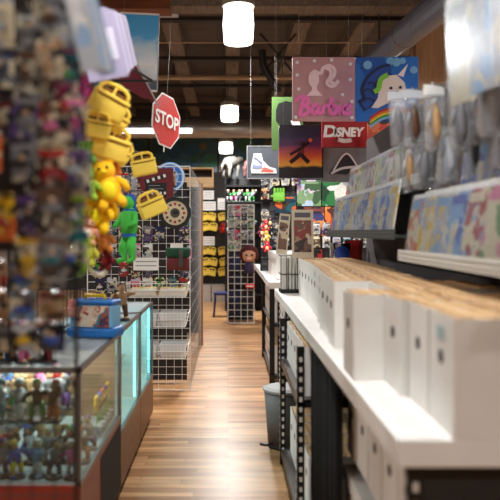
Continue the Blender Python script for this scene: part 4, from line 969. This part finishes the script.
for k in range(4): m.rbox((-.055+.037*k, 0, .075), (.03, .035, .08), .012, mat((110, 175, 60), .7))
m.rbox((-.085, 0, .01), (.05, .035, .03), .012, mat((110, 175, 60), .7)); part(t, 'hand', m, True)
random.seed(41)
wc = [('grey', 'silver'), ('navy', 'grey'), ('silver', 'white'), ('dark red', 'tan'), ('teal', 'silver'), ('brown', 'cream'), ('black', 'grey'), ('purple', 'silver')]
for ri, z in enumerate((2.28, 2.1, 1.83, 1.66, 1.49)):
    for ci in range(14):
        x = .47+.13*ci
        if x > 2.2 or (ri < 3 and .56 < x < 1.75 and ri > 0): continue
        if ri == 1 and x > 1.7: continue
        if ri >= 3 and x > 1.9: continue
        if ri == 0 and .95 < x < 1.5: continue
        a, b = wc[(ri*3+ci*5) % 8]
        part(gw, 'hook', hook_mesh(.08), loc=(x-.42, 0, z-1.04))
        spawn('blister_pack', pack_proto(a, b, .1, .15, wc[ci % 8][0]), '%s and %s carded toy on the black grid wall, row %s, %s column' % (a, b, ['one', 'two', 'three', 'four', 'five'][ri], ORD[ci]),
              'toy pack', (x, 8.635, z+.002), (0, 0, R(random.uniform(-8, 8))), 'carded toys on the black grid wall')
# string of bright toys on the left edge of the grid wall
for k, (px, py, c) in enumerate(((266, 226, (200, 40, 50)), (266, 236, (236, 190, 90)), (267, 247, (200, 40, 60)), (270, 222, (60, 50, 60)), (262, 232, (120, 40, 60)))):
    spawn('plush_toy', plush_proto(c, (240, 200, 150), 0), 'small bright plush toy beside the comics on the far table, %s' % ['topmost red', 'yellow one', 'lowest red', 'dark one', 'maroon one'][k], 'plush toy', P(px, py-6, 8.3), (0, 0, 0), 'small plush toys by the far table', .55)
# ================================================================== RIGHT SIDE
# --- long white table (near), X from .41
TT = 1.04
def table(y0, y1, lb, x0=.41, x1=1.12):
    t = thing('long_table', lb, 'table', (x0, y0, 0))
    m = MB(); m.rbox(((x1-x0)/2, (y1-y0)/2, TT-.035), (x1-x0, y1-y0, .07), .006, WHITE); part(t, 'tabletop', m)
    return t
nt_ = table(1.64, 6.0, 'long white counter table full of boxes along the right of the aisle')
def angle_post(root, x, y, z1, oy=1, ox=1):
    """slotted steel angle post: two flanges with rows of holes shown as light slots"""
    m = MB(); w = .038
    m.box(0, w*ox, 0, .003*oy, 0, z1, STEEL); m.box(0, .003*ox, 0, w*oy, 0, z1, STEEL)
    z = .04
    SL = mat((196, 192, 186), .6)
    while z < z1-.03:
        m.box(w*.3*ox, w*.7*ox, -.0012, .0005, z, z+.024, SL); m.box(-.0012, .0005, w*.3*oy, w*.7*oy, z+.01, z+.034, SL); z += .05
    part(root, 'leg', m, loc=(x-.41, y-1.64, 0))
for x, y in ((.345, 4.5), (.345, 3.4), (.43, 5.9), (1.05, 5.9), (1.05, 4.5), (1.05, 3.4), (1.05, 1.8)): angle_post(nt_, x, y, TT-.07 if x > .4 else TT-.072)
angle_post(nt_, .45, 1.70, TT-.07)
# rack shelf rails and boards
def rail_shelf(root, y0, y1, z, x0=.35, x1=1.08, nm='lower_shelf'):
    m = MB(); m.box(x0, x0+.003, y0, y1, z-.04, z+.012, STEEL); m.box(x0+.003, x1, y0, y1, z-.012, z, mat((70, 62, 56), .6))
    m.box(x0, x1, y0, y0+.003, z-.04, z, STEEL); part(root, nm, m, loc=(-.41, -1.64, 0))
rail_shelf(nt_, 3.4, 4.54, .70); rail_shelf(nt_, 3.4, 4.54, .10)
rail_shelf(nt_, 1.75, 2.84, .635, .56); rail_shelf(nt_, 1.75, 2.84, .30, .47)
rail_shelf(nt_, 5.1, 5.95, .70, .43); rail_shelf(nt_, 5.1, 5.95, .16, .43)
angle_post(nt_, .43, 5.1, TT-.07)
# black drape
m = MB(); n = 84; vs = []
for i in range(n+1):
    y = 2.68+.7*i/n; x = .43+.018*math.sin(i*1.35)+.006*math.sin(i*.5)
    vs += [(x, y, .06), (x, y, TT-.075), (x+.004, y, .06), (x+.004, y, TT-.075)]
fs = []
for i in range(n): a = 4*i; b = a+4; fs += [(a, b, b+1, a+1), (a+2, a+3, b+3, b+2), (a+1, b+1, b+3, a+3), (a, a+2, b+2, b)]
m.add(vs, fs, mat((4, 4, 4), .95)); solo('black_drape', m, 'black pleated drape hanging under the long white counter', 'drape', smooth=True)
m = MB(); m.box(.42-.41+.05, .7, .07, .08, .02, TT-.075, mat((30, 24, 22), .7)); part(nt_, 'end_panel', m)  # dark sheet added to darken the space under the near table end
# boxes under the near end
for k in range(5):
    y = 2.74-.212*k
    spawn('storage_box', box_mesh(.2, .42, .265), 'white storage box with hand hole directly under the counter, %s from the black drape' % ORD[k], 'box', (.50, y, .636), (0, 0, 0), 'white boxes under the counter, upper level')
    spawn('storage_box', box_mesh(.2, .42, .27, lid=True), 'white lidded storage box low under the counter, %s from the black drape' % ORD[k], 'box', (.485, y-.02, .302), (0, 0, 0), 'white lidded boxes under the counter, lower level')
# boxes in the slotted rack beneath (Y 3.4-4.5) and far
for k in range(5):
    y = 3.56+.205*k
    spawn('storage_box', box_mesh(.19, .42, .25), 'white box on the upper shelf of the slotted rack, %s from the near post' % ORD[k], 'box', (.39, y, .702), (0, 0, 0), 'white boxes on the slotted rack shelf')
    spawn('storage_box', box_mesh(.19, .42, .29), 'white box on the bottom shelf of the slotted rack, %s from the near post' % ORD[k], 'box', (.41, y, .102), (0, 0, 0), 'white boxes at the bottom of the slotted rack')
for k in range(4):
    y = 5.22+.2*k
    spawn('storage_box', box_mesh(.185, .4, .25, stripe=['red', 'dark red', 'tan', 'red'][k]), 'stickered white box on the shelf beyond the bin, %s from the bin' % ORD[k], 'box', (.45, y, .702), (0, 0, 0), 'boxes on the far shelf under the counter')
    spawn('storage_box', box_mesh(.185, .4, .29, stripe=['tan', 'orange', 'red', 'yellow'][k]), 'stickered white box on the lowest shelf beyond the bin, %s from the bin' % ORD[k], 'box', (.45, y, .162), (0, 0, 0), 'boxes on the lowest far shelf')
# boxes on the table
tops = [(1.74, .545), (1.95, .545), (2.165, .525), (2.375, .42), (3.0, .455), (3.22, .47), (3.44, .48), (3.7, .5), (3.92, .52), (4.15, .53), (4.38, .54), (4.62, .55), (4.86, .555), (5.1, .56), (5.34, .565)]
for k, (y, x) in enumerate(tops):
    spawn('storage_box', box_mesh(.2, .42, .29, stripe='silver' if k in (0, 7, 9) else None), 'open white box of tan papers on the counter, %s from the near end' % ORD[k], 'box', (x, y, TT), (0, 0, R(random.uniform(-1.2, 1.2)) if k != 3 else 0), 'open white boxes on the counter')
# far group fills gap at Y 2.5-2.9 set back
for k, (y, x) in enumerate(((2.6, .6), (2.805, .6))):
    spawn('storage_box', box_mesh(.2, .42, .29), 'open white box set back from the counter edge, %s of two after the gap' % ['nearer', 'farther'][k], 'box', (x, y, TT), (0, 0, 0), 'open white boxes set back on the counter')
# black wire comic holder at table end (Y~5.7)
t = thing('wire_comic_holder', 'black wire holder of white backed comics at the far end of the counter', 'comic holder', (.43, 5.66, TT))
m = MB()
for i in range(5): m.box(.0+.045*i, .006+.045*i, -.1, -.094, 0, .31, BLACK)
for zz in (0, .15, .3): m.box(0, .19, -.1, -.094, zz, zz+.008, BLACK); m.box(0, .006, -.1, .12, zz, zz+.008, BLACK); m.box(.184, .19, -.1, .12, zz, zz+.008, BLACK)
m.box(0, .19, -.1, .12, 0, .03, BLACK); part(t, 'wire_frame', m)
for i in range(3):
    m = MB(); m.box(.012+.058*i, .055+.058*i, -.085, .11, .031, .29, mat((226, 224, 216), .6)); 
    solo('comic_stack', m, 'upright bundle of white backed comics in the black wire holder, %s from left' % ORD[i], 'comics', (.43, 5.66, TT), (0, 0, 0), 'bundles in the black wire holder')
# display comics standing above
for px0, px1, py0, py1, D, ry, cl, lb in ((276, 287, 213, 246, 5.72, 6, ('tan', 'cream', 'brown'), 'tan comic propped at a slant left of the larger cover'),
                                     (290, 311, 210, 243, 5.6, 0, ('cream', 'brown', 'dark red'), 'large cream and brown comic cover propped above the boxes')):
    x0, z1 = XZ(px0, py0, D); x1, z0 = XZ(px1, py1, D)
    z0 = TT+.312 if px0 < 280 else TT+.292; hh = z1-z0
    w_ = x1-x0; m1 = MB(); m1.box(-w_/2, w_/2, 0, .006, 0, hh, mat((226, 212, 184), .4)); m2 = MB(); m2.box(-w_*.4, w_*.4, -.002, 0, hh*.12, hh*.78, art([(120, 84, 66), (176, 140, 110), (60, 44, 44), (214, 196, 170), (150, 60, 50)], 22))
    m2.box(-w_*.36, w_*.36, -.002, 0, hh*.84, hh*.94, mat((96, 90, 100), .4))
    o = spawn('comic_book', [('cover', m1.mesh('cover')), ('cover_picture', m2.mesh('cover_picture'))], lb, 'comic', ((x0+x1)/2, D+.02 if px0 < 280 else 5.42, z0), (R(-6), R(ry), 0))
# items behind box tops: red card, blue ball, white/black boxes
for px, py, w, h, c, nm, lb in ((328, 243, .10, .13, (205, 50, 36), 'toy_card', 'small red toy card standing behind the far boxes'), (357, 248, .14, .15, (215, 210, 205), 'toy_box', 'white and black patterned toy box behind the boxes'), (372, 250, .12, .16, (150, 30, 24), 'toy_box', 'red toy box right of the white patterned one')):
    D = 4.9; p = P(px, py, D)
    m = MB(); m.box(-w/2, w/2, 0, .05, 0, h+.0, art([c, tuple(int(v*.75) for v in c), (40, 36, 36), c], 24)); m.box(-w*.35, w*.35, -.001, 0, h*.3, h*.8, mat(c, .4))
    solo(nm, m, lb, 'toy', (p.x+.0, 5.62, TT+.002), (0, 0, 0)).scale = (1.15, 1, 2.7)
m = MB(); m.ell((0, 0, .09), (.09, .09, .09), mat((24, 60, 150), .5), nu=20, nv=14); m.cyl((0, 0, 0), (0, 0, .02), .05, BLACK, n=16)
solo('blue_ball', m, 'round dark blue ball toy standing behind the far white boxes', 'ball', (P(341, 250, 5.68).x, 5.68, TT+.23-.0), smooth=True)
m = MB(); m.rbox((0, 0, .115), (.16, .12, .23), .006, BLACK); solo('ball_stand', m, 'black block under the round blue ball behind the boxes', 'stand', (P(341, 250, 5.68).x, 5.68, TT))
# --- far table 2
ft = table(6.8, 10.6, 'far white counter table continuing the right side of the aisle')
ft.location = (.41, 6.8, 0)
for x, y in ((.42, 6.85), (.42, 8.4), (1.05, 6.85), (1.05, 8.3)):
    m = MB(); m.box(0, .05, 0, .05, 0, TT-.07, STEEL); part(ft, 'leg', m, loc=(x-.41, y-6.8, 0))
for z in (.1, .62):
    m = MB(); m.box(.02, .69, 0, 1.75, z-.03, z, STEEL); part(ft, 'lower_shelf', m)
for k in range(7):
    y = 7.0+.215*k
    spawn('storage_box', box_mesh(.2, .42, .29, stripe=['red', 'tan', None, 'blue', 'orange', None, 'tan'][k]), 'white box at floor level under the far counter, %s from the near end' % ORD[k], 'box', (.46, y, .102), (0, 0, 0), 'boxes at the bottom of the far counter')
    spawn('storage_box', box_mesh(.2, .42, .27), 'white box on the upper shelf of the far counter, %s from the near end' % ORD[k], 'box', (.46, y, .622), (0, 0, 0), 'boxes on the upper shelf of the far counter')
    if k > 0: spawn('storage_box', box_mesh(.2, .42, .27, lid=True), 'white lidded box standing on the far counter, %s from the near end' % ORD[k-1], 'box', (.5, y, TT), (0, 0, 0), 'boxes on top of the far counter')
# --- trash bin
t = thing('trash_can', 'grey round pedal bin with pale lid beside the slotted rack', 'bin', (.415, 4.9, 0))
m = MB(); m.cyl((0, 0, .015), (0, 0, .40), .125, mat((92, 90, 88), .6), .155, n=32); m.cyl((0, 0, 0), (0, 0, .02), .128, BLACK, n=32); part(t, 'bin_body', m, True)
m = MB(); m.cyl((0, 0, .40), (0, 0, .418), .163, mat((150, 150, 150), .5), .165, n=32); m.cyl((0, 0, .418), (0, 0, .43), .15, mat((170, 170, 170), .5), .13, n=32); part(t, 'lid', m, label='pale grey lid')
m = MB(); m.tube([(-.1, -.08, .04), (-.155, -.1, .035), (-.19, -.1, .045)], .009, BLACK, n=8); part(t, 'pedal', m)
# --- wall gondola behind the boxes
go = thing('wall_gondola', 'long display wall behind the counter boxes holding shelves of comics', 'display', (1.15, 1.3, 0))
m = MB(); m.box(0, .05, 0, 4.35, 0, 2.3, mat((74, 68, 70), .8)); part(go, 'back_panel', m)
SH = mat((214, 212, 205), .5)
def ledge(y0, y1, z, x, dep=.3, mt=SH):
    m = MB(); m.box(x-1.15, 0, y0-1.3, y1-1.3, z-.012, z, mt); m.box(x-1.15-.006, x-1.15, y0-1.3, y1-1.3, z-.022, z+.028, mt)
    for zz in (z-.008, z+.012): m.box(x-1.15-.008, x-1.156, y0-1.3, y1-1.3, zz, zz+.002, mat(PAL['grey']))
    part(go, 'display_ledge', m)
ledge(1.4, 3.18, 1.43, .80); ledge(3.25, 5.45, 1.525, .80, mt=mat((60, 66, 62), .5)); ledge(1.4, 3.18, 1.70, .93, mt=SH); ledge(3.25, 5.45, 1.80, .93, mt=SH)
cc = [('orange', 'cream', 'light blue'), ('light blue', 'white', 'blue'), ('blue', 'cream', 'orange'), ('yellow', 'cream', 'silver'), ('red', 'light blue', 'cream'), ('lime', 'white', 'yellow'), ('silver', 'yellow', 'light blue'), ('cream', 'green', 'pink')]
for k in range(9):
    a, b, c = cc[(k*3) % 8]; y = 3.06-.185*k
    spawn('comic_book', comic_proto(a, b, c), 'bagged %s and %s comic on the near front ledge, %s from the far end' % (a, b, ORD[k]), 'comic', (.815, y, 1.432), (R(-9), 0, R(-90)), 'bagged comics on the near front ledge')
cb = [('blue', 'light blue', 'white'), ('light blue', 'silver', 'pink'), ('blue', 'silver', 'white'), ('light blue', 'blue', 'cream')]
for k in range(9):
    a, b, c = cb[k % 4]; y = 3.06-.185*k
    if y > 2.75: a, b, c = ('brown', 'dark red', 'grey')
    spawn('comic_book', comic_proto(a, b, c), 'bagged %s and %s comic on the upper near ledge, %s from the far end' % (a, b, ORD[k]), 'comic', (.945, y, 1.702), (R(-7), 0, R(-90)), 'bagged comics on the upper near ledge')
for k in range(11):
    a, b, c = [('blue', 'light blue', 'silver'), ('silver', 'white', 'yellow'), ('light blue', 'blue', 'white')][k % 3]; y = 5.32-.185*k
    spawn('comic_book', comic_proto(a, b, c), 'bagged %s and %s comic on the far front ledge, %s from its far end' % (a, b, ORD[k]), 'comic', (.815, y, 1.527), (R(-9), 0, R(-90)), 'bagged comics on the far front ledge')
    a, b, c = [('silver', 'white', 'grey'), ('cream', 'silver', 'lime'), ('white', 'grey', 'red')][(k*2) % 3]
    spawn('comic_book', comic_proto(a, b, c, h=.22), 'bagged %s and %s comic on the far upper ledge, %s from its far end' % (a, b, ORD[k]), 'comic', (.945, y, 1.802), (R(-7), 0, R(-90)), 'bagged comics on the far upper ledge')
# dark green box row under near ledge
for k in range(5):
    m = MB(); m.box(0, .16, -.16, .16, 0, .1, art([(20, 60, 44), (16, 40, 34), (28, 74, 50), (20, 24, 30)], 10)); m.box(-.001, 0, -.12, .12, .03, .06, mat((40, 90, 60)))
# clear bagged toys hanging on hooks above, facing the camera
random.seed(31)
hb = [('white', 'silver'), ('silver', 'grey'), ('white', 'tan'), ('grey', 'silver'), ('silver', 'brown'), ('silver', 'grey'), ('grey', 'black'), ('cream', 'yellow')]
q = 0
for ri, (z, ytop) in enumerate(((2.30, 0), (2.02, 0))):
    for ci in range(10):
        y = 4.1-.21*ci; x = .86+.03*(ci % 3)-(.0 if ri == 0 else -.06)
        if ci < (3 if ri == 0 else 2): continue
        if ri == 0: z_ = max(2.13, 2.36-.034*ci)
        else: z_ = z
        a, b = hb[(ci*3+ri) % 8]
        hk = MB(); hk.tube([(0, 0, 0), (-(1.15-x), 0, 0), (-(1.15-x)-.01, 0, .012)], .003, CHROME, n=5); part(go, 'hook', hk, loc=(0, y-1.3, min(z_, 2.28)))
        t = thing('bagged_toy', '%s and %s toy in clear bag, %s row over the comics, %s from far' % (a, b, ['top', 'lower'][ri], ORD[ci]), 'bagged toy', (x, y, z_), (0, R(random.uniform(-4, 4)), R(random.uniform(-15, 15))), 'clear bagged toys hanging over the comics')
        m = MB(); m.box(-.045, .045, -.001, .001, -.045, .0, mat(PAL[a], .4)); part(t, 'header_card', m)
        m = MB(); m.rbox((0, 0, -.16), (.095, .035, .24), .012, glass((246, 248, 252), .2, .12, .12)); part(t, 'clear_bag', m)
        m = MB(); m.tube([(0, 0, -.07), (0, 0, -.12), (.005, 0, -.2), (0, 0, -.26)], 0, mat(PAL[b], .4), n=8, rs=[.012, .024, .026, .014]); m.ell((0, 0, -.075), (.018, .014, .018), mat(PAL[a], .4))
        for s in (-1, 1): m.tube([(s*.02, 0, -.11), (s*.034, 0, -.17)], .008, mat(PAL[a], .4), n=6)
        part(t, 'toy', m, True)
# posters packs upper right
for k in range(4):
    y = 2.35-.2*k; 
    spawn('comic_book', comic_proto(['white', 'light blue', 'silver', 'white'][k], 'light blue', 'silver', w=.19, h=.36, sc=9), 'large pale blue bagged sheet hung high at upper right, %s from far' % ORD[k], 'poster', (.82, y, 1.99), (R(3), 0, R(-78)), 'pale bagged sheets at upper right')
m = MB(); m.tube([(0, 0, 0), (0, 1.0, 0)], .006, CHROME, n=6); 
for yy in (.05, .95): m.tube([(0, yy, 0), (.3, yy, 0), (.33, yy, -.3)], .005, CHROME, n=6)
solo('hanging_bar', m, 'thin chrome bar carrying the pale sheets at the upper right', 'bar', (.83, 1.6, 2.37))
# ================================================================== CAMERA AND VIEW
cd = bpy.data.cameras.new('camera'); cam = bpy.data.objects.new('camera', cd); COL.objects.link(cam)
cam.location = (0, 0, H); cam.rotation_euler = (R(90), 0, 0)
cd.sensor_width = 36; cd.sensor_fit = 'HORIZONTAL'; cd.lens = 36*F/500
cd.shift_x = (250-VX)/500; cd.shift_y = -(250-VY)/500
cd.clip_start = .05; cd.clip_end = 60
cd.dof.use_dof = True; cd.dof.focus_distance = 6.2; cd.dof.aperture_fstop = 2.0
SC.camera = cam
w = bpy.data.worlds.new('world'); SC.world = w; w.use_nodes = True
w.node_tree.nodes['Background'].inputs[0].default_value = (.6, .55, .5, 1); w.node_tree.nodes['Background'].inputs[1].default_value = .3
SC.view_settings.view_transform = 'Standard'; SC.view_settings.look = 'None'; SC.view_settings.gamma = 1; SC.view_settings.use_curve_mapping = False
SC.view_settings.exposure = .22
SC.cycles.max_bounces = 8; SC.cycles.transparent_max_bounces = 24
print('THINGS', len(LABELS))
